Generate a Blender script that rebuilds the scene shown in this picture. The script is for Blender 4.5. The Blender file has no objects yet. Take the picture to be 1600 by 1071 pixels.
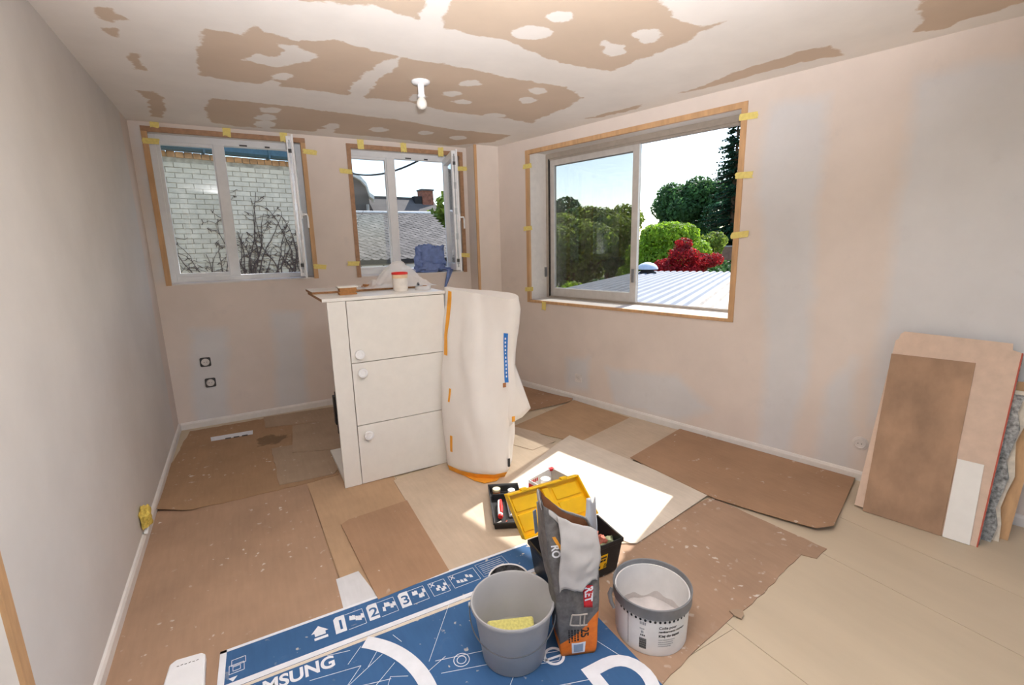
import bpy, bmesh, math, random
import numpy as np
from mathutils import Vector, Matrix, noise as mnoise
random.seed(7)
S = bpy.context.scene
COL = S.collection
# ------------------------------------------------------------------ camera
FPX = 750.0
YAW, PIT, ROL, TH = [math.radians(v) for v in (29.295, 11.5345, -1.3485, -13.226)]
CAM_H = 1.5
def _rot():
    cy, sy = math.cos(YAW), math.sin(YAW); cp, sp = math.cos(PIT), math.sin(PIT); cr, sr = math.cos(ROL), math.sin(ROL)
    A = np.array([[cy, -sy, 0], [sy, cy, 0], [0, 0, 1]]); B = np.array([[1, 0, 0], [0, 0, -1], [0, 1, 0]])
    P = np.array([[1, 0, 0], [0, cp, -sp], [0, sp, cp]]); Q = np.array([[cr, -sr, 0], [sr, cr, 0], [0, 0, 1]])
    return Q @ P @ B @ A
RC = _rot()
cam_d = bpy.data.cameras.new('camera'); cam = bpy.data.objects.new('camera', cam_d); COL.objects.link(cam)
cam_d.sensor_width = 36; cam_d.sensor_fit = 'HORIZONTAL'; cam_d.lens = 36 * FPX / 1600; cam_d.clip_start = 0.02; cam_d.clip_end = 500
cam.matrix_world = Matrix(((RC[0][0], -RC[1][0], -RC[2][0], 0), (RC[0][1], -RC[1][1], -RC[2][1], 0),
                           (RC[0][2], -RC[1][2], -RC[2][2], CAM_H), (0, 0, 0, 1)))
S.camera = cam
# ------------------------------------------------------------------ right wall frame: u along the wall towards the camera, v outwards
WN = Vector((math.cos(TH), -math.sin(TH), 0)); WU = Vector((math.sin(-TH), -math.cos(TH), 0)); WB = Vector((2.713, 3.591, 0))
def RW(u, v, z): return WB + WU * u + WN * v + Vector((0, 0, z))
# ------------------------------------------------------------------ light
SUN_TRAVEL = (-WN + 0.175 * WU + Vector((0, 0, -0.925))).normalized()
world = bpy.data.worlds.new('sky_world'); S.world = world; world.use_nodes = True
wn = world.node_tree.nodes; wl = world.node_tree.links
sky = wn.new('ShaderNodeTexSky'); sky.sky_type = 'NISHITA'; sky.sun_disc = False
to_sun = -SUN_TRAVEL
sky.sun_elevation = math.asin(to_sun.z); sky.sun_rotation = math.atan2(to_sun.x, to_sun.y)
sky.air_density = 1.0; sky.dust_density = 0.7; sky.ozone_density = 1.2
wl.new(sky.outputs[0], wn['Background'].inputs[0]); wn['Background'].inputs[1].default_value = 0.155
sun_d = bpy.data.lights.new('sun', 'SUN'); sun = bpy.data.objects.new('sun', sun_d); COL.objects.link(sun)
sun_d.energy = 3.9; sun_d.angle = math.radians(0.53); sun_d.color = (1, 0.96, 0.91)
sun.rotation_euler = SUN_TRAVEL.to_track_quat('-Z', 'Y').to_euler(); sun.location = (8, 6, 9)
# the flash on the camera (its star is mirrored in the pane of the left casement window)
fl_d = bpy.data.lights.new('camera_flash', 'SPOT'); fl = bpy.data.objects.new('camera_flash', fl_d); COL.objects.link(fl)
fl_d.energy = 400; fl_d.spot_size = math.radians(112); fl_d.spot_blend = 1.0; fl_d.shadow_soft_size = 0.04; fl_d.color = (0.97, 0.965, 1.0)
fl.location = (0.05, -0.02, CAM_H + 0.16); fl.rotation_euler = Vector((0.46, 0.80, 1)).to_track_quat('-Z', 'Y').to_euler()   # head turned up: bounced off the ceiling
vs = S.view_settings; vs.view_transform = 'Standard'; vs.look = 'None'; vs.exposure = 1.12; vs.gamma = 1.0; vs.use_curve_mapping = False
S.cycles.max_bounces = 14; S.cycles.diffuse_bounces = 8; S.cycles.transparent_max_bounces = 24
S.cycles.sample_clamp_indirect = 6.0; S.cycles.use_denoising = True; S.cycles.caustics_reflective = False; S.cycles.caustics_refractive = False

# ------------------------------------------------------------------ pixel rays (photo frame 1600x1071) to points on known planes
def ray(x, y):
    d = RC.T @ np.array([(x - 800) / FPX, (y - 535.5) / FPX, 1.0]); return Vector(d)
C0 = Vector((0, 0, CAM_H))
def at_z(x, y, z=0.0): d = ray(x, y); return C0 + d * ((z - CAM_H) / d.z)
def at_y(x, y, Y): d = ray(x, y); return C0 + d * (Y / d.y)
def at_x(x, y, X): d = ray(x, y); return C0 + d * (X / d.x)
def at_pl(x, y, p, n): d = ray(x, y); return C0 + d * ((p - C0).dot(n) / d.dot(n))
def at_w(x, y, v=0.0):      # on the right wall -> (u, z)
    P = at_pl(x, y, RW(0, v, 0), WN); return (P - WB).dot(WU), P.z

# ------------------------------------------------------------------ materials
MATS = {}
def lin(c):
    return tuple(((v / 12.92) if v <= 0.04045 else ((v + 0.055) / 1.055) ** 2.4) for v in [x / 255 for x in c])
def nmat(name):
    m = bpy.data.materials.new(name); m.use_nodes = True
    nt = m.node_tree; b = nt.nodes['Principled BSDF']; MATS[name] = m
    return m, nt, b
def rampn(nt, fac, stops):
    r = nt.nodes.new('ShaderNodeValToRGB'); e = r.color_ramp.elements
    while len(e) > 1: e.remove(e[-1])
    for i, (p, c) in enumerate(stops):
        k = e[0] if i == 0 else e.new(p)
        k.position = p; k.color = (*c, 1)
    nt.links.new(fac, r.inputs[0]); return r.outputs[0]
def noise_node(nt, scale, detail=4, rough=0.55, vec=None, dist=0.0):
    n = nt.nodes.new('ShaderNodeTexNoise'); n.inputs['Scale'].default_value = scale; n.inputs['Detail'].default_value = detail
    n.inputs['Roughness'].default_value = rough; n.inputs['Distortion'].default_value = dist
    if vec is not None: nt.links.new(vec, n.inputs['Vector'])
    return n.outputs[0]
def geo_pos(nt, sc=None):
    t = nt.nodes.new('ShaderNodeNewGeometry').outputs['Position']
    if sc:
        mp = nt.nodes.new('ShaderNodeMapping'); mp.inputs['Scale'].default_value = sc; nt.links.new(t, mp.inputs[0]); t = mp.outputs[0]
    return t
def mixc(nt, fac, a, b):
    m = nt.nodes.new('ShaderNodeMix'); m.data_type = 'RGBA'
    for s, v in ((0, fac), (6, a), (7, b)):
        if isinstance(v, (int, float)): m.inputs[s].default_value = v
        elif isinstance(v, tuple): m.inputs[s].default_value = (*v[:3], 1)
        else: nt.links.new(v, m.inputs[s])
    return m.outputs[2]
def bump(nt, b, h, strength=0.2, dist=0.01):
    k = nt.nodes.new('ShaderNodeBump'); k.inputs['Strength'].default_value = strength; k.inputs['Distance'].default_value = dist
    nt.links.new(h, k.inputs['Height']); nt.links.new(k.outputs[0], b.inputs['Normal'])
def maprange(nt, v, a, b_, c=0.0, d=1.0):
    m = nt.nodes.new('ShaderNodeMapRange'); nt.links.new(v, m.inputs[0])
    for i, x in enumerate((a, b_, c, d)): m.inputs[i + 1].default_value = x
    return m.outputs[0]
def math_n(nt, op, a, b=None):
    m = nt.nodes.new('ShaderNodeMath'); m.operation = op
    for i, v in enumerate((a, b)):
        if v is None: continue
        if isinstance(v, (int, float)): m.inputs[i].default_value = v
        else: nt.links.new(v, m.inputs[i])
    return m.outputs[0]
def plain(name, rgb, rough=0.6, metal=0.0, var=0.08, scale=18, bmp=0.0, spec=0.4, sc=None, coat=0.0, island=0.0):
    m, nt, b = nmat(name); c = lin(rgb)
    pos = geo_pos(nt, sc)
    n = noise_node(nt, scale, vec=pos)
    lo = tuple(v * (1 - var * 1.6) for v in c); hi = tuple(min(1, v * (1 + var * 1.4)) for v in c)
    out = rampn(nt, n, [(0.3, lo), (0.7, hi)])
    if island:
        g = nt.nodes.new('ShaderNodeNewGeometry'); oi = nt.nodes.new('ShaderNodeObjectInfo')
        r = math_n(nt, 'FRACT', math_n(nt, 'ADD', g.outputs['Random Per Island'], oi.outputs['Random']))
        h = nt.nodes.new('ShaderNodeHueSaturation'); nt.links.new(out, h.inputs['Color'])
        nt.links.new(maprange(nt, r, 0, 1, 1 - island, 1 + island), h.inputs['Value']); out = h.outputs[0]
    nt.links.new(out, b.inputs['Base Color'])
    b.inputs['Roughness'].default_value = rough; b.inputs['Metallic'].default_value = metal; b.inputs['Specular IOR Level'].default_value = spec
    b.inputs['Coat Weight'].default_value = coat
    if bmp: bump(nt, b, n, bmp, 0.004)
    return m
def M(n): return MATS[n]
def leafy(name, rgb, var, scale, island):
    m = plain(name, rgb, 0.6, var=var, scale=scale, island=island); nt = m.node_tree; b = nt.nodes['Principled BSDF']
    t = nt.nodes.new('ShaderNodeBsdfTranslucent'); src = b.inputs['Base Color'].links[0].from_socket; nt.links.new(src, t.inputs[0])
    mx = nt.nodes.new('ShaderNodeMixShader'); mx.inputs[0].default_value = 0.5
    nt.links.new(b.outputs[0], mx.inputs[1]); nt.links.new(t.outputs[0], mx.inputs[2]); nt.links.new(mx.outputs[0], nt.nodes['Material Output'].inputs[0])
def patch_mat(name, base, patch, edge=0.006, nz=0.05, nsc=9, soft=0.0, smudge=None):
    """base colour plus a second coat where the signed distance attribute 'patch' is negative (ragged by noise)"""
    m, nt, b = nmat(name)
    at = nt.nodes.new('ShaderNodeAttribute'); at.attribute_name = 'patch'
    pos = geo_pos(nt)
    nn = noise_node(nt, nsc, 6, 0.62, vec=pos)
    d = math_n(nt, 'ADD', at.outputs['Fac'], math_n(nt, 'MULTIPLY', math_n(nt, 'SUBTRACT', nn, 0.5), nz))
    f = maprange(nt, d, -edge, edge, 1, 0)
    v1 = noise_node(nt, 2.3, 5, 0.6, vec=pos); v2 = noise_node(nt, 30, 3, vec=pos)
    def vr(c, k=0.05): 
        c = lin(c); return rampn(nt, v1, [(0.3, tuple(x * (1 - k) for x in c)), (0.7, tuple(min(1, x * (1 + k)) for x in c))])
    out = mixc(nt, f, vr(base), vr(patch))
    if smudge:
        sm = rampn(nt, noise_node(nt, 3.7, 6, 0.7, vec=pos), [(0.60, (0, 0, 0)), (0.75, (0.22, 0.22, 0.22))])
        out = mixc(nt, sm, out, lin(smudge))
    nt.links.new(out, b.inputs['Base Color']); b.inputs['Roughness'].default_value = 0.85; b.inputs['Specular IOR Level'].default_value = 0.2
    bump(nt, b, math_n(nt, 'ADD', math_n(nt, 'MULTIPLY', f, 0.6), math_n(nt, 'MULTIPLY', v2, 0.3)), 0.12, 0.004)
    return m
patch_mat('ceiling_board', (231, 226, 220), (203, 184, 164), 0.006, 0.10, 12)
patch_mat('wall_plaster', (219, 207, 198), (212, 210, 210), 0.04, 0.12, 4, smudge=(186, 180, 180))
patch_mat('wall_grey_paint', (206, 202, 198), (212, 200, 192), 0.02, 0.02, 5)
plain('chase_plaster', (219, 208, 199), 0.85, var=0.03, scale=4)
plain('pvc_white', (232, 233, 235), 0.35, var=0.02)
plain('paint_white', (222, 217, 212), 0.55, var=0.03)
plain('cabinet_white', (226, 223, 217), 0.38, var=0.015)
plain('chip_edge', (150, 110, 74), 0.8, var=0.2, scale=160)
plain('strip_wood', (198, 158, 116), 0.6, var=0.10, scale=30, sc=(1, 1, 0.15))
plain('strip_wood_dark', (168, 130, 100), 0.6, var=0.12, scale=30)
plain('alu', (176, 166, 154), 0.42, metal=0.25, var=0.05)
plain('alu_light', (205, 201, 196), 0.4, metal=0.2, var=0.04)
plain('dark_gap', (52, 48, 46), 0.8)
plain('black_plastic', (34, 34, 36), 0.42, var=0.15)
plain('pot_smear', (70, 70, 72), 0.6, var=0.9, scale=40)
plain('lock_steel', (150, 152, 155), 0.35, metal=0.8)
plain('tape_yellow', (228, 210, 124), 0.6, var=0.06, scale=60)
plain('foam_yellow', (216, 190, 92), 0.8, var=0.15, scale=90, bmp=0.6)
plain('tape_orange', (228, 158, 52), 0.55, var=0.06)
plain('tape_blue', (40, 112, 190), 0.5, var=0.05)
plain('print_white', (222, 224, 230), 0.6, var=0.04)
plain('print_black', (30, 30, 32), 0.6, var=0.04)
plain('print_red', (196, 34, 42), 0.55, var=0.05)
plain('fleece', (224, 219, 213), 0.95, var=0.012, scale=9, bmp=0.03)
plain('socket_white', (214, 208, 204), 0.5)
plain('socket_dark', (64, 62, 62), 0.6)
plain('bucket_grey', (168, 167, 168), 0.45, var=0.04, scale=8)
plain('wire', (120, 120, 122), 0.35, metal=0.8)
plain('sponge', (210, 202, 122), 0.9, var=0.10, scale=120, bmp=0.5)
plain('pail_white', (222, 221, 220), 0.42, var=0.03)
plain('pail_band', (120, 121, 124), 0.5, var=0.12, scale=14)
plain('pail_inside', (196, 190, 188), 0.85, var=0.10, scale=14, bmp=0.4)
plain('toolbox_yellow', (240, 190, 20), 0.42, var=0.04)
plain('rag_red', (168, 96, 80), 0.9, var=0.25, scale=70)
plain('rag_green', (120, 126, 96), 0.9, var=0.2, scale=70)
plain('bag_inner', (150, 100, 68), 0.8, var=0.12)
plain('bag_flap', (182, 179, 178), 0.75, var=0.06, scale=10, bmp=0.25)
plain('liner', (208, 216, 228), 0.4, var=0.03)
plain('folder_blue', (140, 156, 178), 0.5, var=0.05)
plain('carton_grey', (168, 160, 152), 0.7, var=0.08)
plain('jar_cream', (214, 205, 170), 0.5)
plain('cork', (170, 112, 70), 0.8)
plain('cloth_blue', (122, 142, 194), 0.9, var=0.10, scale=26, bmp=0.3)
plain('tub_white', (228, 222, 214), 0.4)
plain('tub_cream', (222, 196, 160), 0.5)
plain('red_plastic', (208, 44, 40), 0.4)
plain('sample_wood', (170, 118, 66), 0.6, var=0.12, scale=60)
plain('white_board', (214, 208, 200), 0.5, var=0.03)
plain('bulb_glass', (225, 222, 214), 0.15, var=0.01)
plain('hardboard', (160, 128, 102), 0.7, var=0.16, scale=7, sc=(1, 1, 0.6), bmp=0.1)
plain('plasterboard_pink', (205, 180, 160), 0.8, var=0.05)
plain('insulation_grey', (150, 150, 148), 0.95, var=0.4, scale=60, bmp=0.8)
plain('torn_paper', (214, 202, 184), 0.85, var=0.1, scale=30)
plain('edge_red', (176, 84, 68), 0.8)
plain('metal_roof', (128, 132, 140), 0.65, metal=0.0, var=0.06, scale=1.5)
plain('roof_brown', (168, 156, 142), 0.6, var=0.16, scale=2.5)
plain('dome_white', (208, 214, 222), 0.25, var=0.03)
leafy('leaf_green', (132, 150, 62), 0.25, 1.4, 0.45)
leafy('leaf_bright', (150, 182, 52), 0.22, 2.0, 0.4)
leafy('leaf_red', (170, 40, 44), 0.3, 2.5, 0.5)
leafy('leaf_dark', (44, 78, 56), 0.3, 1.2, 0.5)
leafy('leaf_mid', (78, 114, 62), 0.3, 1.2, 0.45)
plain('bark', (92, 72, 56), 0.9, var=0.2, scale=12)
plain('grass', (122, 118, 96), 0.9, var=0.2, scale=1.2)
plain('garden_brick', (150, 116, 98), 0.9, var=0.15, scale=5)
plain('brick_white', (220, 207, 184), 0.85, var=0.07, scale=9, bmp=0.2, island=0.05)
plain('brick_orange', (198, 150, 106), 0.85, var=0.18, scale=9, bmp=0.2, island=0.1)
plain('mortar', (184, 172, 152), 0.95, var=0.2, scale=12)
plain('gutter', (72, 98, 108), 0.45, var=0.1)
plain('slate', (92, 87, 83), 0.8, var=0.14, scale=6, island=0.25)
plain('slate_far', (102, 96, 91), 0.85, var=0.10, scale=2)
plain('ridge_white', (226, 224, 220), 0.6)
plain('house_wall', (178, 172, 166), 0.9, var=0.06, scale=3)
plain('chimney_brick', (150, 96, 76), 0.9, var=0.2, scale=8)
plain('vine_wood', (92, 76, 68), 0.9, var=0.25, scale=20)
plain('cable', (40, 42, 46), 0.7)
plain('outer_render', (206, 200, 190), 0.9, var=0.05)
plain('drill_grey', (150, 152, 156), 0.45, var=0.06)
plain('screw_white', (232, 230, 226), 0.4)

def cardboard(name, rgb, specks=0.0, stain=None):
    m, nt, b = nmat(name); c = lin(rgb); pos = geo_pos(nt)
    n1 = noise_node(nt, 3.0, 5, 0.6, vec=pos); n2 = noise_node(nt, 60, 3, vec=geo_pos(nt, (1, 0.12, 1)))
    out = rampn(nt, n1, [(0.3, tuple(v * 0.88 for v in c)), (0.7, tuple(min(1, v * 1.10) for v in c))])
    out = mixc(nt, 0.10, out, rampn(nt, n2, [(0.3, tuple(v * 0.6 for v in c)), (0.7, tuple(min(1, v * 1.4) for v in c))]))
    if specks:
        a = noise_node(nt, 26, 2, 0.5, vec=pos); a2 = noise_node(nt, 2.6, 3, vec=pos)
        f = math_n(nt, 'MULTIPLY', maprange(nt, a, 0.70 - specks * 0.05, 0.74 - specks * 0.05), maprange(nt, a2, 0.44, 0.62))
        out = mixc(nt, f, out, lin((206, 196, 184)))
        h = noise_node(nt, 5.5, 6, 0.75, vec=pos, dist=1.2)
        out = mixc(nt, maprange(nt, h, 0.60, 0.85, 0, 0.32 * specks), out, lin((198, 186, 174)))
    if stain:
        g = nt.nodes.new('ShaderNodeNewGeometry')
        d = nt.nodes.new('ShaderNodeVectorMath'); d.operation = 'DISTANCE'
        mp = nt.nodes.new('ShaderNodeMapping'); mp.inputs['Scale'].default_value = (1, 1.0, 0); nt.links.new(g.outputs['Position'], mp.inputs[0])
        nt.links.new(mp.outputs[0], d.inputs[0]); d.inputs[1].default_value = (stain[0], stain[1], 0)
        dd = math_n(nt, 'ADD', d.outputs['Value'], math_n(nt, 'MULTIPLY', math_n(nt, 'SUBTRACT', noise_node(nt, 7, 4, vec=pos), 0.5), 0.30))
        out = mixc(nt, maprange(nt, dd, stain[2] - 0.01, stain[2] + 0.01, 0.75, 0), out, tuple(v * 0.42 for v in c))
    nt.links.new(out, b.inputs['Base Color']); b.inputs['Roughness'].default_value = 0.82; b.inputs['Specular IOR Level'].default_value = 0.25
    return m
cardboard('card_brown', (166, 136, 112), 0.45)
cardboard('card_old', (162, 130, 100), 0.55, stain=(0.06, 4.12, 0.11))
cardboard('card_dark', (164, 131, 104), 0.3)
cardboard('card_tan', (178, 148, 118), 0.0)
cardboard('card_beige', (195, 177, 156), 0.0)
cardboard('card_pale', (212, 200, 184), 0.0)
cardboard('card_grey', (164, 142, 120), 0.2)
cardboard('card_splashed', (166, 137, 114), 1.3)
cardboard('box_blue', (58, 96, 140), 0.5)
cardboard('paper_pale', (206, 206, 208), 0.0)
# floor panels: pale wood fibre
def floor_panel_mat():
    m, nt, b = nmat('floor_panel'); pos = geo_pos(nt)
    c = lin((198, 182, 157)); n1 = noise_node(nt, 1.8, 6, 0.6, vec=geo_pos(nt, (2.5, 0.5, 1)))
    oi = nt.nodes.new('ShaderNodeObjectInfo')
    out = rampn(nt, n1, [(0.3, tuple(v * 0.88 for v in c)), (0.72, tuple(min(1, v * 1.06) for v in c))])
    out = mixc(nt, maprange(nt, oi.outputs['Random'], 0, 1, 0, 0.35), out, lin((192, 177, 154)))
    nt.links.new(out, b.inputs['Base Color']); b.inputs['Roughness'].default_value = 0.55
floor_panel_mat()
def glass_mat(name, tint, refl=1.0):
    m = bpy.data.materials.new(name); m.use_nodes = True; nt = m.node_tree; MATS[name] = m
    nt.nodes.remove(nt.nodes['Principled BSDF']); out = nt.nodes['Material Output']
    t = nt.nodes.new('ShaderNodeBsdfTransparent'); t.inputs[0].default_value = (*tint, 1)
    g = nt.nodes.new('ShaderNodeBsdfGlossy'); g.inputs['Roughness'].default_value = 0.01; g.inputs[0].default_value = (0.95, 0.97, 1, 1)
    fr = nt.nodes.new('ShaderNodeFresnel'); gb = nt.nodes.new('ShaderNodeNewGeometry'); nt.links.new(maprange(nt, gb.outputs['Backfacing'], 0, 1, 1.5, 1 / 1.5), fr.inputs[0])
    mx = nt.nodes.new('ShaderNodeMixShader'); nt.links.new(math_n(nt, 'MULTIPLY', fr.outputs[0], refl), mx.inputs[0])
    nt.links.new(t.outputs[0], mx.inputs[1]); nt.links.new(g.outputs[0], mx.inputs[2]); nt.links.new(mx.outputs[0], out.inputs[0])
glass_mat('glass_clear', (0.95, 0.96, 0.955))
plain('bucket_water', (150, 149, 140), 0.08, var=0.03)
glass_mat('glass_tinted', (0.81, 0.81, 0.80))
def film_mat():
    m = bpy.data.materials.new('plastic_film'); m.use_nodes = True; nt = m.node_tree; MATS['plastic_film'] = m
    b = nt.nodes['Principled BSDF']; b.inputs['Base Color'].default_value = (0.85, 0.85, 0.86, 1); b.inputs['Roughness'].default_value = 0.3
    t = nt.nodes.new('ShaderNodeBsdfTransparent'); mx = nt.nodes.new('ShaderNodeMixShader'); mx.inputs[0].default_value = 0.5
    nt.links.new(t.outputs[0], mx.inputs[1]); nt.links.new(b.outputs[0], mx.inputs[2]); nt.links.new(mx.outputs[0], nt.nodes['Material Output'].inputs[0])
film_mat()
# ------------------------------------------------------------------ object helpers
ORG = {}
def tag(o, label=None, cat=None, group=None, kind=None):
    if label: o['label'] = label
    if cat: o['category'] = cat
    if group: o['group'] = group
    if kind: o['kind'] = kind
    return o
def empty(name, loc, label=None, cat=None, group=None, kind=None):
    o = bpy.data.objects.new(name, None); COL.objects.link(o); o.location = loc; o.empty_display_size = 0.05
    ORG[o.name] = Vector(loc); return tag(o, label, cat, group, kind)
class MB:
    def __init__(s): s.v = []; s.f = []; s.mi = []
    def add(s, vs_, fs, mi=0):
        k = len(s.v); s.v += [Vector(p) for p in vs_]; s.f += [tuple(i + k for i in f) for f in fs]; s.mi += [mi] * len(fs); return s
    def hexa(s, P, mi=0):   # 8 points: bottom loop 0-3, top loop 4-7
        return s.add(P, [(0, 3, 2, 1), (4, 5, 6, 7), (0, 1, 5, 4), (1, 2, 6, 5), (2, 3, 7, 6), (3, 0, 4, 7)], mi)
    def box(s, x0, x1, y0, y1, z0, z1, mi=0):
        return s.hexa([(x0, y0, z0), (x1, y0, z0), (x1, y1, z0), (x0, y1, z0), (x0, y0, z1), (x1, y0, z1), (x1, y1, z1), (x0, y1, z1)], mi)
    def fbox(s, fn, u0, u1, v0, v1, z0, z1, mi=0):   # box in a frame function
        return s.hexa([fn(u0, v0, z0), fn(u1, v0, z0), fn(u1, v1, z0), fn(u0, v1, z0), fn(u0, v0, z1), fn(u1, v0, z1), fn(u1, v1, z1), fn(u0, v1, z1)], mi)
    def prism(s, pts, off, mi=0):
        n = len(pts); off = Vector(off); P = [Vector(p) for p in pts]
        return s.add(P + [p + off for p in P], [tuple(range(n))[::-1], tuple(range(n, 2 * n))] + [(i, (i + 1) % n, n + (i + 1) % n, n + i) for i in range(n)], mi)
    def lathe(s, prof, c, n=40, axis=None, mi=0, cap0=True, cap1=True):
        c = Vector(c); ax = Vector(axis or (0, 0, 1)).normalized()
        a = ax.orthogonal().normalized(); b = ax.cross(a)
        k = len(s.v)
        for r, h in prof:
            for i in range(n):
                t = 2 * math.pi * i / n; s.v.append(c + ax * h + (a * math.cos(t) + b * math.sin(t)) * r)
        for j in range(len(prof) - 1):
            for i in range(n):
                s.f.append((k + j * n + i, k + j * n + (i + 1) % n, k + (j + 1) * n + (i + 1) % n, k + (j + 1) * n + i)); s.mi.append(mi)
        if cap0: s.f.append(tuple(k + i for i in range(n))[::-1]); s.mi.append(mi)
        if cap1: s.f.append(tuple(k + (len(prof) - 1) * n + i for i in range(n))); s.mi.append(mi)
        return s
    def tube(s, path, r, n=8, mi=0):
        P = [Vector(p) for p in path]; k = len(s.v); m = len(P)
        for j, p in enumerate(P):
            t = (P[min(j + 1, m - 1)] - P[max(j - 1, 0)]).normalized()
            a = t.orthogonal().normalized() if j == 0 else (a - t * a.dot(t)).normalized()
            b = t.cross(a); rr = r[j] if isinstance(r, (list, tuple)) else r
            for i in range(n):
                q = 2 * math.pi * i / n; s.v.append(p + (a * math.cos(q) + b * math.sin(q)) * rr)
        for j in range(m - 1):
            for i in range(n):
                s.f.append((k + j * n + i, k + j * n + (i + 1) % n, k + (j + 1) * n + (i + 1) % n, k + (j + 1) * n + i)); s.mi.append(mi)
        s.f.append(tuple(k + i for i in range(n))[::-1]); s.f.append(tuple(k + (m - 1) * n + i for i in range(n))); s.mi += [mi, mi]
        return s
    def grid(s, fn, nu, nv, mi=0, closed=False):
        k = len(s.v)
        for j in range(nv + 1):
            for i in range(nu + (0 if closed else 1)):
                s.v.append(Vector(fn(i / nu, j / nv)))
        w = nu if closed else nu + 1
        for j in range(nv):
            for i in range(nu):
                s.f.append((k + j * w + i, k + j * w + (i + 1) % w, k + (j + 1) * w + (i + 1) % w, k + (j + 1) * w + i)); s.mi.append(mi)
        return s
    def build(s, name, mats, parent=None, loc=None, smooth=False, bevel=0.0, solid=0.0, fix=True):
        if not isinstance(mats, (list, tuple)): mats = [mats]
        if parent is not None: org = ORG[parent.name]
        elif loc is not None: org = Vector(loc)
        else:
            xs = [p.x for p in s.v]; ys = [p.y for p in s.v]; zs = [p.z for p in s.v]
            org = Vector(((min(xs) + max(xs)) / 2, (min(ys) + max(ys)) / 2, min(zs)))
        me = bpy.data.meshes.new(name); me.from_pydata([p - org for p in s.v], [], s.f)
        for mt in mats: me.materials.append(M(mt))
        me.polygons.foreach_set('material_index', s.mi)
        if fix:
            bm = bmesh.new(); bm.from_mesh(me); bmesh.ops.recalc_face_normals(bm, faces=bm.faces); bm.to_mesh(me); bm.free()
        if smooth: me.polygons.foreach_set('use_smooth', [True] * len(me.polygons))
        me.update()
        o = bpy.data.objects.new(name, me); COL.objects.link(o)
        if parent is not None: o.parent = parent
        else: o.location = org
        ORG[o.name] = org
        if solid:
            md = o.modifiers.new('thickness', 'SOLIDIFY'); md.thickness = solid; md.offset = 0
        if bevel:
            md = o.modifiers.new('bevel', 'BEVEL'); md.width = bevel; md.segments = 2; md.limit_method = 'ANGLE'; md.angle_limit = math.radians(40)
        if smooth and not solid:
            try: me.set_sharp_from_angle(angle=math.radians(42))
            except Exception: pass
        return o
def text_obj(name, body, size, mat, parent, org, xa, ya, bold=0.0, align='LEFT', lift=0.0006, sx=1.0):
    cu = bpy.data.curves.new('t', 'FONT'); cu.body = body; cu.size = size; cu.offset = bold; cu.align_x = align; cu.resolution_u = 6; cu.extrude = 0.0002
    to = bpy.data.objects.new('t', cu); COL.objects.link(to)
    bpy.context.view_layer.update()
    me = bpy.data.meshes.new_from_object(to.evaluated_get(bpy.context.evaluated_depsgraph_get()))
    bpy.data.objects.remove(to); bpy.data.curves.remove(cu)
    xa = Vector(xa).normalized(); ya = Vector(ya); ya = (ya - xa * ya.dot(xa)).normalized(); za = xa.cross(ya)
    po = ORG[parent.name]
    for v in me.vertices:
        v.co = Vector(org) + xa * v.co.x * sx + ya * v.co.y + za * (lift + v.co.z) - po
    me.name = name; me.materials.clear(); me.materials.append(M(mat))
    o = bpy.data.objects.new(name, me); COL.objects.link(o); o.parent = parent; ORG[o.name] = po
    return o
def wrap_text(o, fn):
    me = o.data; po = ORG[o.name]
    for v in me.vertices: v.co = fn(v.co + po) - po

# ================================================================== SETTING
LX, BY, CH = -0.595, 4.81, 2.49
REAR = -1.7
U_END = 5.435
UC = (BY - WB.y) / WU.y            # u of the back corner
def rw_x(y): return WB.x + (WB.y - y) * math.tan(-TH)
# floor: screed slab below, pale panels on it
fl_root = empty('floor', (1.5, 1.5, 0), kind='structure'); fl_root['label'] = 'pale wood-fibre floor panels laid along the room'
MB().prism([(LX - .1, REAR - .1, -0.12), (rw_x(REAR) + .1, REAR - .1, -0.12), (rw_x(BY) + .1, BY + .1, -0.12), (LX - .1, BY + .1, -0.12)], (0, 0, 0.10)).build('subfloor', 'mortar', fl_root)
xs = [LX, -0.2, 0.75, 1.53, 2.30, 2.70, 3.4, 4.0]
for i in range(len(xs) - 1):
    a, b_ = xs[i] + 0.0012, xs[i + 1] - 0.0012
    ys = [REAR, -0.25, 1.0 + (i % 2) * 0.9 if i < 4 else 1.9, BY] if i != 4 else [REAR, 0.2, BY]
    for j in range(len(ys) - 1):
        y0, y1 = ys[j] + 0.001, ys[j + 1] - 0.001
        pts = [(a, y0), (b_, y0), (b_, y1), (a, y1)]
        lim = lambda y: rw_x(y)
        if a >= lim(y1) and a >= lim(y0): continue
        if b_ > lim(y1) or b_ > lim(y0):
            poly = []
            for (x, y), (x2, y2) in zip(pts, pts[1:] + pts[:1]):
                in1, in2 = x <= lim(y), x2 <= lim(y2)
                if in1: poly.append((x, y))
                if in1 != in2:
                    f1 = x - lim(y); f2 = x2 - lim(y2); t = f1 / (f1 - f2); poly.append((x + (x2 - x) * t, y + (y2 - y) * t))
            pts = poly
        if len(pts) < 3: continue
        MB().prism([(x, y, -0.02) for x, y in pts], (0, 0, 0.02)).build('floor_panel', 'floor_panel', fl_root)

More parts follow.
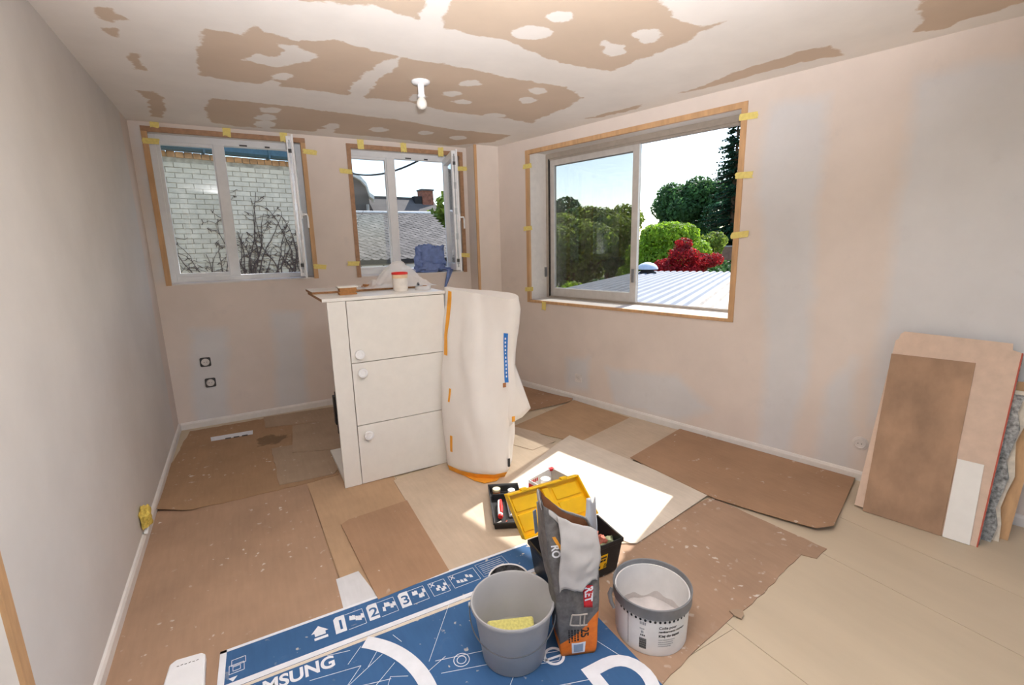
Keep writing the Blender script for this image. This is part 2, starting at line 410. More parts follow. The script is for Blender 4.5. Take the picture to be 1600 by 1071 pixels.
# ---- signed-distance patch maps
def sdf(P, polys):
    """P (n,2); polys list of (k,2) arrays -> min signed distance (negative inside any)"""
    best = np.full(len(P), 9.0)
    for q in polys:
        q = np.asarray(q, float); n = len(q); d = np.full(len(P), 9.0); inside = np.zeros(len(P), bool)
        for i in range(n):
            a, b = q[i], q[(i + 1) % n]; ab = b - a
            t = np.clip(((P - a) @ ab) / max(1e-12, ab @ ab), 0, 1); d = np.minimum(d, np.hypot(*(P - a - t[:, None] * ab).T))
            c = ((a[1] > P[:, 1]) != (b[1] > P[:, 1])); 
            with np.errstate(divide='ignore', invalid='ignore'):
                xx = (b[0] - a[0]) * (P[:, 1] - a[1]) / (b[1] - a[1] if b[1] != a[1] else 1e-12) + a[0]
            inside ^= (c & (P[:, 0] < xx))
        best = np.minimum(best, np.where(inside, -d, d))
    return best
def ell(cx, cy, rx, ry, n=14, rot=0.0):
    return [(cx + rx * math.cos(t) * math.cos(rot) - ry * math.sin(t) * math.sin(rot), cy + rx * math.cos(t) * math.sin(rot) + ry * math.sin(t) * math.cos(rot)) for t in [2 * math.pi * i / n for i in range(n)]]
def patch_grid(name, fn, s0, s1, t0, t1, step, sd, mat, parent, cut=None):
    """surface sheet of quads with the 'patch' attribute; fn(s,t)->point; cut(s,t)->True where there is a hole (edges on grid lines)"""
    def axis(a, b, extra):
        k = sorted(set([round(a, 5), round(b, 5)] + [round(e, 5) for e in extra if a < e < b])); out = []
        for p, q in zip(k, k[1:]):
            m = max(1, int(math.ceil((q - p) / step))); out += [p + (q - p) * i / m for i in range(m)]
        return np.array(out + [k[-1]])
    holes = cut or []
    A = axis(s0, s1, [h[0] for h in holes] + [h[1] for h in holes]); B = axis(t0, t1, [h[2] for h in holes] + [h[3] for h in holes])
    SS, TT = np.meshgrid(A, B, indexing='ij'); P = np.c_[SS.ravel(), TT.ravel()]
    val = sd(P); nb = len(B)
    fs = []
    for i in range(len(A) - 1):
        am = (A[i] + A[i + 1]) / 2
        for j in range(nb - 1):
            bm_ = (B[j] + B[j + 1]) / 2
            if any(h[0] < am < h[1] and h[2] < bm_ < h[3] for h in holes): continue
            fs.append((i * nb + j, (i + 1) * nb + j, (i + 1) * nb + j + 1, i * nb + j + 1))
    org = ORG[parent.name] if parent else Vector((0, 0, 0))
    me = bpy.data.meshes.new(name); me.from_pydata([tuple(Vector(fn(s, t)) - org) for s, t in P], [], fs)
    at = me.attributes.new('patch', 'FLOAT', 'POINT'); at.data.foreach_set('value', val.astype(np.float32))
    me.materials.append(M(mat)); me.update()
    o = bpy.data.objects.new(name, me); COL.objects.link(o)
    if parent: o.parent = parent
    ORG[o.name] = org
    return o
# ---- ceiling
def cz(pts): return [tuple(at_z(x, y, CH)[:2]) for x, y in pts]
def c8(pts): return cz([(180 + x / 1.5686, y / 1.5686) for x, y in pts])
def c9(pts): return cz([(860 + x / 2.162, y / 2.162) for x, y in pts])
def c0(pts): return cz([(x / 4.4615, y / 4.4615) for x, y in pts])
tan_p = [c8([(220, 70), (310, 85), (345, 60), (370, 80), (450, 100), (540, 100), (700, 140), (800, 155), (880, 170), (960, 190), (1050, 205), (1110, 215), (1145, 240), (1105, 265), (1040, 290), (1020, 302), (960, 290), (820, 275), (720, 250), (610, 240), (440, 215), (300, 200), (210, 185), (200, 130)]),
         c8([(232, 240), (330, 250), (440, 262), (560, 278), (700, 295), (830, 318), (970, 332), (930, 348), (820, 357), (640, 335), (430, 318), (300, 310), (235, 300), (220, 270)]),
         c8([(440, -60), (445, 0), (640, 15), (700, 35), (745, 50), (760, 0), (770, -60)]),
         c8([(830, -60), (825, 0), (800, 68), (900, 90), (960, 100), (1060, 145), (1150, 165), (1215, 175), (1300, 140), (1400, 105), (1440, 75), (1510, 50), (1440, 65), (1380, 50), (1350, 20), (1330, 0), (1330, -60)]),
         c9([(430, 315), (520, 290), (620, 245), (750, 205), (830, 175), (950, 150), (990, 185), (850, 210), (700, 250), (560, 290), (470, 310)]),
         c9([(105, 403), (200, 380), (310, 352), (290, 368), (180, 395)]),
         c9([(1245, -60), (1245, 0), (1255, 60), (1235, 105), (1330, 100), (1380, 70), (1500, 40), (1600, 5), (1700, -30), (1700, -60)]),
         c0([(655, 35), (790, 55), (800, 95), (855, 125), (780, 155), (680, 135)]), c0([(710, 205), (800, 195), (830, 265), (760, 245)]),
         c0([(900, 365), (960, 370), (1010, 490), (930, 480)]), c0([(955, 630), (1080, 640), (1145, 690), (1150, 745), (1130, 820), (1050, 810), (1030, 690)])]
whi_p = [c8([(310, 147), (345, 132), (395, 140), (412, 122), (400, 108), (440, 112), (500, 140), (470, 150), (400, 165)]),
         c8([(570, 250), (575, 215), (610, 180), (650, 150), (705, 138), (690, 165), (650, 195), (620, 225), (612, 250)])]
for q in [(410, 187, 28, 8), (385, 206, 24, 9), (825, 230, 24, 7), (870, 205, 30, 7), (1010, 245, 22, 9), (1035, 223, 22, 8), (930, 283, 26, 6), (850, 250, 24, 6), (380, 270, 26, 7), (370, 288, 28, 8), (365, 305, 28, 9), (530, 310, 22, 7), (515, 322, 24, 6), (645, 318, 22, 6), (760, 326, 20, 5), (840, 338, 20, 5), (740, 240, 22, 9),
          (1093, 42, 34, 14), (1022, 80, 50, 17), (1222, 123, 28, 16), (1305, 88, 34, 17), (1205, 105, 12, 8)]:
    whi_p.append(c8(ell(*q)))
def ceil_sd(P):
    a = sdf(P, tan_p); b = sdf(P, whi_p); return np.clip(np.maximum(a, -b), -0.3, 0.3)
ceil = empty('ceiling', (1.5, 1.5, CH), kind='structure'); ceil['label'] = 'plasterboard ceiling with filled joints and bare tan patches'
CW_ = rw_x(REAR) - LX
def ceil_x(s, t): return LX + (s - LX) / CW_ * (rw_x(t) + .01 - LX)
patch_grid('ceiling_board', lambda s, t: (ceil_x(s, t), t, CH), LX, LX + CW_, REAR, BY, 0.022, lambda P: ceil_sd(np.c_[LX + (P[:, 0] - LX) / CW_ * (WB.x + (WB.y - P[:, 1]) * math.tan(-TH) + .01 - LX), P[:, 1]]), 'ceiling_board', ceil)
MB().prism([(LX - .36, REAR - .36, CH + .002), (rw_x(REAR - .36) + .69, REAR - .36, CH + .002), (rw_x(BY + .75) + .69, BY + .75, CH + .002), (LX - .36, BY + .75, CH + .002)], (0, 0, 0.3)).build('ceiling_slab', 'outer_render', ceil)  # unseen eaves overhang, widened to cut off the end of the sun patch

# ---- walls (plaster skin + masonry body with the reveals)
W1 = (-0.51, 0.64, 1.234, 2.45); W2 = (1.01, 2.15, 1.222, 2.437)
W3 = (-0.632, 1.438, 0.928, 2.378)
TW = 0.36
def wall(name, fn, s0, s1, holes, sd, mat, label, ztop=CH, step=0.03, TW=0.36):
    root = empty(name, fn((s0 + s1) / 2, 0, 0), kind='structure'); root['label'] = label
    patch_grid('plaster_skin', lambda s, t: fn(s, 0, t), s0, s1, 0, ztop, step, sd, mat, root, holes)
    mb = MB(); ks = sorted(set([s0, s1] + [h[0] for h in holes] + [h[1] for h in holes]))
    for a, b in zip(ks, ks[1:]):
        hs = [h for h in holes if h[0] <= a and h[1] >= b]
        if not hs: mb.fbox(fn, a, b, 0.001, TW, -0.1, ztop)
        else:
            h = hs[0]
            if h[2] > 0.01: mb.fbox(fn, a, b, 0.001, TW, -0.1, h[2])
            if h[3] < ztop - 0.001: mb.fbox(fn, a, b, 0.001, TW, h[3], ztop)
    mb.build('masonry', 'paint_white', root, fix=False)
    return root
FB = lambda s, v, z: Vector((s, BY + v, z))          # back wall frame
FL_ = lambda s, v, z: Vector((LX - v, s, z))         # left wall frame
FR_ = RW
FREAR = lambda s, v, z: Vector((s, REAR - v, z))
def by(pts): return [(at_y(x, y, BY).x, at_y(x, y, BY).z) for x, y in pts]
bw_p = [by([(298, 515), (352, 512), (358, 660), (304, 668)]), by([(424, 490), (472, 485), (482, 640), (434, 645), (432, 540)]), by([(205, 190), (222, 198), (264, 440), (245, 440)])]
wall('wall_back', FB, LX - TW, 2.6, [W1, W2], lambda P: np.clip(sdf(P, bw_p), -.3, .3), 'wall_plaster', 'plastered back wall with two casement windows', TW=0.46)
def r6(pts): return [at_w(1120 + x / 2.329, 60 + y / 2.329) for x, y in pts]
def rp(pts): return [at_w(x, y) for x, y in pts]
rw_p = [r6([(200, 240), (410, 205), (400, 400), (355, 640), (340, 1071), (330, 1250), (240, 1560), (150, 1560), (180, 1071), (150, 450)]),
        r6([(735, 130), (1118, 65), (1500, -10), (1500, 1400), (560, 1400), (590, 1071), (640, 820), (665, 460), (710, 330), (720, 180)]),
        rp([(948, 575), (1060, 590), (1110, 640), (1060, 660), (960, 630)]), rp([(1290, 600), (1335, 560), (1330, 745), (1270, 730)]), rp([(885, 560), (920, 560), (920, 612), (885, 606)])]
wall('wall_right', FR_, UC - 0.02, U_END, [W3], lambda P: np.clip(sdf(P, rw_p), -.3, .3), 'wall_plaster', 'plastered right wall with wide sliding window and filler bands')
DOOR = (0.62, 1.493, 0.0, 2.06)
wall('wall_left', FL_, REAR, BY, [DOOR], lambda P: np.clip(4.52 + 0.0 * P[:, 1] - P[:, 0], -.3, .3), 'wall_grey_paint', 'pale grey painted left wall')
REARW = (0.2, 3.3, 0.1, 2.3)  # unseen opening, added so that sky light fills the room from behind
wall('wall_rear', FREAR, LX - TW, rw_x(REAR) + .4, [REARW], lambda P: np.full(len(P), .3), 'wall_plaster', 'plastered rear wall with an opening added for fill light behind the camera')
# boxed-in pipe chase in the back right corner
pc = empty('wall_pipe_chase', (2.34, 4.7, 0), kind='structure'); pc['label'] = 'boxed-in plaster chase in the corner beside the right casement window'
MB().prism([(2.205, 4.61, 0), (rw_x(4.61) + .02, 4.61, 0), (rw_x(BY) + .02, BY + .01, 0), (2.205, BY + .01, 0)], (0, 0, CH)).build('casing', 'chase_plaster', pc)
MB().box(2.196, 2.224, 4.600, 4.612, 0, CH - .001).build('corner_bead', 'strip_wood', pc)
# baseboards
def baseboard(name, fn, s0, s1, label):
    mb = MB()
    prof = [(0, 0), (-0.014, 0), (-0.014, 0.045), (-0.008, 0.058), (0, 0.062)]
    P0 = [fn(s0, v, z) for v, z in prof]; P1 = [fn(s1, v, z) for v, z in prof]; n = len(prof)
    mb.add(P0 + P1, [tuple(range(n)), tuple(range(n, 2 * n))[::-1]] + [(i, (i + 1) % n, n + (i + 1) % n, n + i) for i in range(n)])
    o = mb.build(name, 'paint_white'); tag(o, label, kind='structure'); return o
baseboard('baseboard_left', FL_, 1.54, BY - .001, 'white baseboard along the grey left wall')
baseboard('baseboard_back', FB, LX + .015, 2.204, 'white baseboard under the two casement windows')
baseboard('baseboard_right', FR_, -1.02, U_END, 'white baseboard along the right wall')
# door in the left wall
dr = empty('door_1', (LX - .05, 1.05, 0), kind='structure'); dr['label'] = 'white door in the left wall beside its wooden edge strip'
mb = MB().box(LX - .09, LX - .05, .625, 1.46, .006, 2.03); mb.build('leaf', 'paint_white', dr, bevel=.002)
for z0, z1 in ((.2, .95), (1.1, 1.9)):
    MB().box(LX - .05, LX - .046, .75, 1.34, z0, z1).build('panel', 'paint_white', dr, bevel=.002)
MB().lathe([(.011, 0), (.011, .05), (.013, .05), (.013, .06)], (LX - .05, .70, 1.02), 16, (1, 0, 0)).tube([(LX - .0, .70, 1.02), (LX + .0, .82, 1.02)], .009).build('handle', 'lock_steel', dr, smooth=True)
t5 = MB().box(LX - .001, LX + .010, 1.493, 1.535, 0, 2.10).box(LX - .001, LX + .010, .58, .62, 0, 2.10).box(LX - .001, LX + .010, .62, 1.493, 2.06, 2.10).build('trim_4', 'strip_wood')
tag(t5, 'wooden edge strip around the door in the left wall', kind='structure')

# ---- casement windows
def bar(mb, x0, x1, z0, z1, y0, y1): mb.box(x0, x1, y0, y1, z0, z1)
def casement(idx, W, mull, ang, label):
    x0, x1, z0, z1 = W; yf = BY + 0.24; D = 0.07
    root = empty('window_%d' % idx, ((x0 + x1) / 2, yf, z0), kind='structure'); root['label'] = label
    fw = 0.05
    mb = MB(); zi0, zi1 = z0 + .075, z1 - .065
    mb.box(x0, x0 + fw, yf, yf + D, z0, z1).box(x1 - fw, x1, yf, yf + D, z0, z1).box(x0 + fw, x1 - fw, yf, yf + D, z0, zi0 - .02).box(x0 + fw, x1 - fw, yf, yf + D, zi1 + .01, z1)
    mb.build('frame', 'pvc_white', root, bevel=.003)
    mb = MB().box(x0 + .001, x1 - .001, BY + .001, yf, z0, z0 + .012); mb.build('sill_board', 'paint_white', root, bevel=.002)
    MB().box(mull - .042, mull + .042, yf - .012, yf + D - .004, zi0 - .025, zi1 + .015).build('mullion', 'pvc_white', root, bevel=.004)
    # fixed left light
    lx0, lx1 = x0 + fw - .002, mull - .040
    mb = MB(); g = .028
    mb.box(lx0, lx0 + g, yf + .01, yf + .055, zi0 - .022, zi1 + .012).box(lx1 - g * .4, lx1 + .002, yf + .01, yf + .055, zi0 - .022, zi1 + .012).box(lx0 + g, lx1 - g * .4, yf + .01, yf + .055, zi0 - .022, zi0 + .01).box(lx0 + g, lx1 - g * .4, yf + .01, yf + .055, zi1 - .012, zi1 + .012)
    mb.build('glazing_bead', 'pvc_white', root)
    MB().box(lx0 + g - .003, lx1 - g * .4 + .003, yf + .028, yf + .032, zi0 + .005, zi1 - .008).build('pane', 'glass_clear', root)
    # open right sash, hinged on the right
    hx, hy = x1 - fw - .012, yf; sw = hx - mull - .028; a = math.radians(ang)
    d = Vector((-math.cos(a), -math.sin(a), 0)); nrm = Vector((d.y, -d.x, 0))   # towards the (former) inside face
    if nrm.x < 0: nrm = -nrm
    H0 = Vector((hx, hy, 0))
    F = lambda s, v, z: H0 + d * s + nrm * v + Vector((0, 0, z))
    b = 0.062; t = .055
    mb = MB(); s0, s1, q0, q1 = 0.0, sw, zi0 - .035, zi1 + .02
    mb.fbox(F, s0, s0 + b, -t, 0, q0, q1).fbox(F, s1 - b, s1, -t, 0, q0, q1).fbox(F, s0 + b, s1 - b, -t, 0, q0, q0 + b).fbox(F, s0 + b, s1 - b, -t, 0, q1 - b, q1)
    # overlap lip on the inner face
    mb.fbox(F, s1, s1 + .014, -.016, 0, q0 - .012, q1 + .012).fbox(F, s0, s1, -.016, 0, q1, q1 + .012).fbox(F, s0, s1, -.016, 0, q0 - .012, q0)
    sash = mb.build('open_sash', 'pvc_white', root, bevel=.003)
    MB().fbox(F, s0 + b - .004, s1 - b + .004, -.030, -.026, q0 + b - .004, q1 - b + .004).build('pane', 'glass_clear', sash)
    mb = MB()
    for k in range(5):
        z = q0 + .06 + k * (q1 - q0 - .17) / 4
        mb.fbox(F, s1, s1 + .004, -.042, -.022, z, z + .06)
    mb.fbox(F, s1, s1 + .002, -.038, -.026, q0 + .03, q1 - .03); mb.build('lock_bar', 'lock_steel', sash)
    mb = MB()
    for z in (q0 + .08, q1 - .13): mb.fbox(F, s1 + .001, s1 + .006, -.045, -.020, z, z + .03)
    mb.build('lock_stop', 'socket_dark', sash)
    zc = (q0 + q1) / 2 - .05
    mb = MB().fbox(F, s1 - .045, s1 - .018, 0, .012, zc - .035, zc + .035)
    mb.tube([F(s1 - .031, .01, zc), F(s1 - .031, .045, zc), F(s1 - .031, .05, zc - .02), F(s1 - .031, .05, zc - .11)], .008); mb.build('handle', 'pvc_white', sash, smooth=True)
    MB().tube([F(-.004, -.01, q0 + .05), F(-.004, -.01, q0 + .12)], .008).tube([F(-.004, -.01, q1 - .12), F(-.004, -.01, q1 - .05)], .008).build('hinge', 'pvc_white', sash, smooth=True)
    MB().box(mull + .16, mull + .22, yf - .004, yf + .004, zi1 + .014, zi1 + .026).box(mull + .36, mull + .40, yf - .004, yf + .004, zi1 + .014, zi1 + .026).build('striker_plate', 'socket_dark', root)
    return root
casement(1, W1, -0.018, 84, 'white casement window in front of the painted brick wall, right sash open')
casement(2, W2, 1.47, 77, 'white casement window facing the slate roofs, right sash open')
# wooden edge strips around the openings
def strips(name, fn, W, wd, mats, label, bottom=False, thick=.009, skip=()):
    a, b, c, d = W; root = empty(name, fn((a + b) / 2, 0, c), kind='structure'); root['label'] = label
    if 'l' not in skip: MB().fbox(fn, a - .004, a + wd, -thick, .018, c - (.0 if not bottom else .004), d).build('wood_strip', mats[1], root)
    MB().fbox(fn, b - wd, b + .004, -thick, .018, c - (.0 if not bottom else .004), d).build('wood_strip', mats[1], root)
    MB().fbox(fn, a - .004, b + .004, -thick - .001, .018, d - wd, d + .004).build('wood_strip', mats[0], root)
    if bottom: MB().fbox(fn, a - .004, b + .004, -thick - .001, .018, c - .004, c + wd * .6).build('wood_strip', mats[0], root)
    return root
strips('trim_1', FB, (W1[0] - .006, W1[1] + .006, W1[2], W1[3] + .004), .034, ('strip_wood_dark', 'strip_wood'), 'thin wooden edge strips around the left casement window')
strips('trim_2', FB, (W2[0] - .006, W2[1] + .006, W2[2], W2[3] + .004), .034, ('strip_wood_dark', 'strip_wood_dark'), 'thin wooden edge strips around the right casement window')
strips('trim_3', FR_, (W3[0] - .006, W3[1] + .006, W3[2] - .006, W3[3] + .006), .034, ('strip_wood', 'strip_wood'), 'thin wooden edge strips around the wide sliding window', bottom=True)
# ---- sliding aluminium window
u0, u1, z0, z1 = W3
w3 = empty('window_3', RW((u0 + u1) / 2, .33, z0), kind='structure'); w3['label'] = 'wide aluminium sliding window with its right half slid open'
MB().fbox(RW, u0, u0 + .030, .27, .36, z0, z1).fbox(RW, u1 - .030, u1, .27, .36, z0, z1).fbox(RW, u0 + .03, u1 - .03, .27, .36, z1 - .045, z1).fbox(RW, u0 + .03, u1 - .03, .27, .36, z0, z0 + .022).build('outer_frame', 'alu', w3, bevel=.002)
MB().fbox(RW, u0 + .03, u1 - .03, .285, .292, z1 - .062, z1 - .045).fbox(RW, u0 + .03, u1 - .03, .325, .332, z1 - .062, z1 - .045).fbox(RW, u0 + .03, u1 - .03, .285, .290, z0 + .022, z0 + .034).fbox(RW, u0 + .03, u1 - .03, .325, .330, z0 + .022, z0 + .034).build('track', 'alu', w3)
MB().fbox(RW, u0 + .030, u0 + .040, .275, .355, z0 + .03, z1 - .05).build('jamb_seal', 'dark_gap', w3)
MB().fbox(RW, u0 + .006, u1 - .006, .018, .27, z0, z0 + .014).build('sill_board', 'paint_white', w3, bevel=.002)
def sash(vc, ua, ub, name, outer):
    q0, q1 = z0 + .03, z1 - .058; t = .014
    lw = .026 if outer else .052
    mb = MB().fbox(RW, ua, ua + lw, vc - t, vc + t, q0, q1).fbox(RW, ub - .062, ub, vc - t, vc + t, q0, q1).fbox(RW, ua + lw, ub - .062, vc - t, vc + t, q0, q0 + .085).fbox(RW, ua + lw, ub - .062, vc - t, vc + t, q1 - .055, q1)
    s = mb.build(name, 'alu_light' if not outer else 'alu', w3, bevel=.002)
    MB().fbox(RW, ua + lw - .002, ub - .06, vc - .003, vc + .003, q0 + .083, q1 - .053).build('pane', 'glass_tinted', s)
    if not outer:
        MB().fbox(RW, ub - .042, ub - .018, vc - t - .012, vc - t, 1.14, 1.26).build('pull_handle', 'lock_steel', s, bevel=.002)
    return s
sash(.305, u0 + .040, .444, 'sliding_sash', False)
sash(.345, u0 + .040, .425, 'sliding_sash', True)
MB().fbox(RW, u0 + .0, u0 + .012, .24, .27, 1.16, 1.26).build('latch_plate', 'lock_steel', w3)
# ---- masking tape pieces
def tape(fn, s, z, ws, wz, label, v=-.011):
    n = 5; pts = []
    horiz = ws > wz
    rnd = random.Random(hash((round(s, 3), round(z, 3))) & 0xffff)
    if horiz:
        L = [(s - ws / 2 + rnd.uniform(-.006, .006), z - wz / 2 + wz * i / n) for i in range(n + 1)]; R_ = [(s + ws / 2 + rnd.uniform(-.006, .006), z - wz / 2 + wz * i / n) for i in range(n + 1)]
    else:
        L = [(s - ws / 2 + ws * i / n, z - wz / 2 + rnd.uniform(-.006, .006)) for i in range(n + 1)]; R_ = [(s - ws / 2 + ws * i / n, z + wz / 2 + rnd.uniform(-.006, .006)) for i in range(n + 1)]
    poly = L + R_[::-1]; tw = rnd.uniform(-.12, .12)
    P = [fn(s + (a - s) * math.cos(tw) - (b - z) * math.sin(tw), v, z + (a - s) * math.sin(tw) + (b - z) * math.cos(tw)) for a, b in poly]
    o = MB().prism(P, (fn(s, v - .0012, z) - fn(s, v, z))).build('masking_tape', 'tape_yellow')
    tag(o, label, 'tape', 'masking tape pieces holding the window strips')
for (px, py, o, lab) in [(241, 191, 'v', 'leftmost yellow tape on the top strip of the left casement window'), (354, 205, 'v', 'middle yellow tape on the top strip of the left casement window'), (443, 214, 'v', 'yellow tape on the top strip above the open sash of the left casement window'),
                        (236, 221, 'h', 'yellow tape on the upper left strip of the left casement window'), (484, 238, 'h', 'yellow tape at the top of the right strip of the left casement window'), (500, 417, 'h', 'yellow tape at the foot of the right strip of the left casement window'),
                        (563, 226, 'v', 'leftmost yellow tape on the top strip of the right casement window'), (630, 231, 'v', 'middle yellow tape on the top strip of the right casement window'), (688, 238, 'v', 'rightmost yellow tape on the top strip of the right casement window'),
                        (540, 268, 'h', 'yellow tape high on the left strip of the right casement window'), (552, 412, 'h', 'yellow tape low on the left strip of the right casement window'), (721, 264, 'h', 'yellow tape high on the right strip of the right casement window'), (726, 399, 'h', 'yellow tape low on the right strip of the right casement window')]:
    P = at_y(px, py, BY); tape(FB, P.x, P.z, .058 if o == 'v' else .11, .085 if o == 'v' else .042, lab)
for (px, py, o, lab) in [(825, 260, 'h', 'top yellow tape on the left strip of the sliding window'), (826, 357, 'h', 'middle yellow tape on the left strip of the sliding window'), (828, 452, 'h', 'lowest yellow tape on the left strip of the sliding window'), (851, 478, 'v', 'yellow tape on the bottom strip of the sliding window'),
                        (1171, 182, 'h', 'top yellow tape on the right strip of the sliding window'), (1164, 274, 'h', 'middle yellow tape on the right strip of the sliding window'), (1157, 367, 'h', 'lowest yellow tape on the right strip of the sliding window')]:
    u, z = at_w(px, py); tape(RW, u, z, .055 if o == 'v' else .115, .085 if o == 'v' else .042, lab)
# ================================================================== OUTSIDE
GZ = -2.8
def polar(az, d, z=0.0): a = math.radians(az); return Vector((math.sin(a) * d, math.cos(a) * d, z))
gr = MB().prism([(-40, -40, GZ - .2), (120, -40, GZ - .2), (120, 120, GZ - .2), (-40, 120, GZ - .2)], (0, 0, .2)).build('ground', 'grass')
tag(gr, 'grassy ground of the gardens around the house', kind='structure')
ow = MB().prism([(LX - TW, REAR - TW, GZ), (rw_x(REAR) + .39, REAR - TW, GZ), (rw_x(BY) + .3, BY + .46, GZ), (LX - TW, BY + .46, GZ)], (0, 0, -GZ - .125)).build('wall_storey_below', 'outer_render')
tag(ow, 'rendered storey below the room', kind='structure')
# corrugated roof
RD = Vector((math.sin(math.radians(59)), math.cos(math.radians(59)), 0)); RP = Vector((RD.y, -RD.x, 0)); RZ = 0.40
E1 = Vector((13.0, 13.3, 0))
cr = empty('corrugated_roof', E1 - RD * 6 + Vector((0, 0, RZ)), 'grey corrugated metal roof below the sliding window', 'roof')
for k in range(11):
    a = E1 + RP * (k * 1.1)
    v = (a - WB).dot(WN); L = (v - .6) / RD.dot(WN)
    prof = []
    per = .22
    for j in range(5):
        o = j * per; prof += [(o, 0), (o + .06, 0), (o + .09, .04), (o + .16, .04), (o + .19, 0)]
    prof.append((1.1, 0))
    mb = MB(); n = len(prof)
    Ps = [a - RD * L + RP * s + Vector((0, 0, RZ + z)) for s, z in prof]; Pe = [a + RP * s + Vector((0, 0, RZ + z)) for s, z in prof]
    mb.add(Ps + Pe, [(i, i + 1, n + i + 1, n + i) for i in range(n - 1)])
    mb.build('roof_sheet', 'roof_brown' if k == 3 else 'metal_roof', cr, solid=.004)
MB().prism([E1 - RD * 12 + RP * .1 + Vector((0, 0, GZ)), E1 - RD * .3 + RP * .1 + Vector((0, 0, GZ)), E1 - RD * .3 + RP * 12 + Vector((0, 0, GZ)), E1 - RD * 12 + RP * 4.5 + Vector((0, 0, GZ))], (0, 0, RZ - GZ - .05)).build('shed_wall', 'house_wall', cr)
MB().fbox(lambda s, v, z: E1 + RD * v + RP * s + Vector((0, 0, z)), -.02, 12.1, -.02, .06, RZ - .12, RZ + .0).build('roof_edge', 'dark_gap', cr)
dv = polar(45.1, 17.3, RZ)
rv = empty('roof_vent', dv, 'white domed roof vent on the far edge of the corrugated roof', 'vent')
MB().lathe([(.30, 0), (.30, .05), (.22, .10), (.22, .16)], dv, 24).build('base', 'dark_gap', rv, smooth=True)
MB().lathe([(.34, .16), (.36, .17), (.35, .21), (.30, .29), (.20, .36), (.08, .395), (.01, .40)], dv, 28).build('dome', 'dome_white', rv, smooth=True)
# trees
def leaves(mb, c, r, n, size, rnd, shell=.55, flat=0.0, droop=0.0):
    c = Vector(c)
    for _ in range(n):
        while True:
            d = Vector((rnd.uniform(-1, 1), rnd.uniform(-1, 1), rnd.uniform(-1, 1)))
            if .1 < d.length < 1: break
        d.normalize(); q = shell + (1 - shell) * rnd.random() ** .5
        p = c + Vector((d.x * r[0] * q, d.y * r[1] * q, d.z * r[2] * q))
        nrm = (d + Vector((rnd.uniform(-1, 1), rnd.uniform(-1, 1), rnd.uniform(-.6, 1)))).normalized()
        a = nrm.orthogonal().normalized(); t = rnd.uniform(0, 6.28); b = nrm.cross(a); a, b = a * math.cos(t) + b * math.sin(t), b * math.cos(t) - a * math.sin(t)
        s = size * rnd.uniform(.6, 1.3); k = len(mb.v)
        mb.v += [p - a * s, p + b * s * .55 + nrm * s * .12, p + a * s, p - b * s * .55 + nrm * s * .12]
        mb.f.append((k, k + 1, k + 2, k + 3)); mb.mi.append(0)
def tree(name, base, lumps, mat, trunk_r, label, leaf=.14, dens=260, seed=1, cat='tree', group='garden trees beyond the roof', shell=.55):
    rnd = random.Random(seed); base = Vector(base)
    root = empty(name, base, label, cat, group)
    mb = MB()
    for (dx, dy, dz, rx, ry, rz) in lumps:
        area = 4 * ((rx * ry) + (ry * rz) + (rx * rz)); leaves(mb, base + Vector((dx, dy, dz)), (rx, ry, rz), int(dens * area), leaf, rnd, shell)
    mb.build('foliage', mat, root, fix=False)
    tm = MB(); top = max(l[2] for l in lumps)
    tm.tube([base, base + Vector((.05, 0, top * .4)), base + Vector((0, .08, top * .8))], [trunk_r, trunk_r * .8, trunk_r * .4], 8)
    for (dx, dy, dz, rx, ry, rz) in lumps: tm.tube([base + Vector((0, 0, top * .35)), base + Vector((dx * .5, dy * .5, (top * .35 + dz) / 2)), base + Vector((dx, dy, dz))], [trunk_r * .5, trunk_r * .35, trunk_r * .15], 6)
    tm.build('trunk', 'bark', root, smooth=True); return root
def lumpy(rnd, n, R_, h0, h1, r):
    out = []
    for _ in range(n):
        a = rnd.uniform(0, 6.28); q = R_ * math.sqrt(rnd.random()); z = rnd.uniform(h0, h1); s = rnd.uniform(.75, 1.2) * r
        out.append((q * math.cos(a), q * math.sin(a), z, s, s, s * .8))
    return out
R1 = random.Random(3)
P = polar(47.3, 23.5, GZ)
bl = [(0, 0, 4.3, 1.25, 1.25, .85)]
for a in range(9): bl.append((1.25 * math.cos(a * .7), 1.25 * math.sin(a * .7), 3.55 + .25 * math.sin(a * 2.1), .75, .75, .62))
for a in range(9): bl.append((1.6 * math.cos(a * .7 + .3), 1.6 * math.sin(a * .7 + .3), 2.7, .75, .75, .62))
for a in range(6): bl.append((.7 * math.cos(a * 1.05), .7 * math.sin(a * 1.05), 4.55, .62, .62, .5))
tree('globe_tree', P, bl, 'leaf_bright', .14, 'bright green globe-shaped tree behind the red maple', .09, 150, 5, shell=.8)
P = polar(48.9, 20.2, GZ)
tree('red_maple', P, [(0, 0, 3.75, .6, .6, .36), (.55, -.45, 3.5, .55, .55, .3), (-.5, .4, 3.3, .55, .55, .34), (.05, .05, 4.15, .36, .36, .26), (.85, -.7, 3.55, .4, .4, .28), (-.85, .7, 3.05, .5, .5, .3), (.1, -.1, 3.05, .8, .8, .4)], 'leaf_red', .07, 'red-leaved maple standing behind the corrugated roof', .06, 330, 6, shell=.35)
P = polar(36.8, 28, GZ)
tree('willow_tree', P, lumpy(R1, 18, 2.5, 2.2, 5.2, 1.1), 'leaf_green', .2, 'wide light green tree seen through the tinted pane', .12, 90, 7)
P = polar(37.0, 45, GZ); tree('tall_broadleaf', P, lumpy(R1, 16, 2.8, 3.4, 7.6, 1.3), 'leaf_mid', .25, 'tall dark broadleaf tree at the far left of the sliding window', .16, 60, 8)
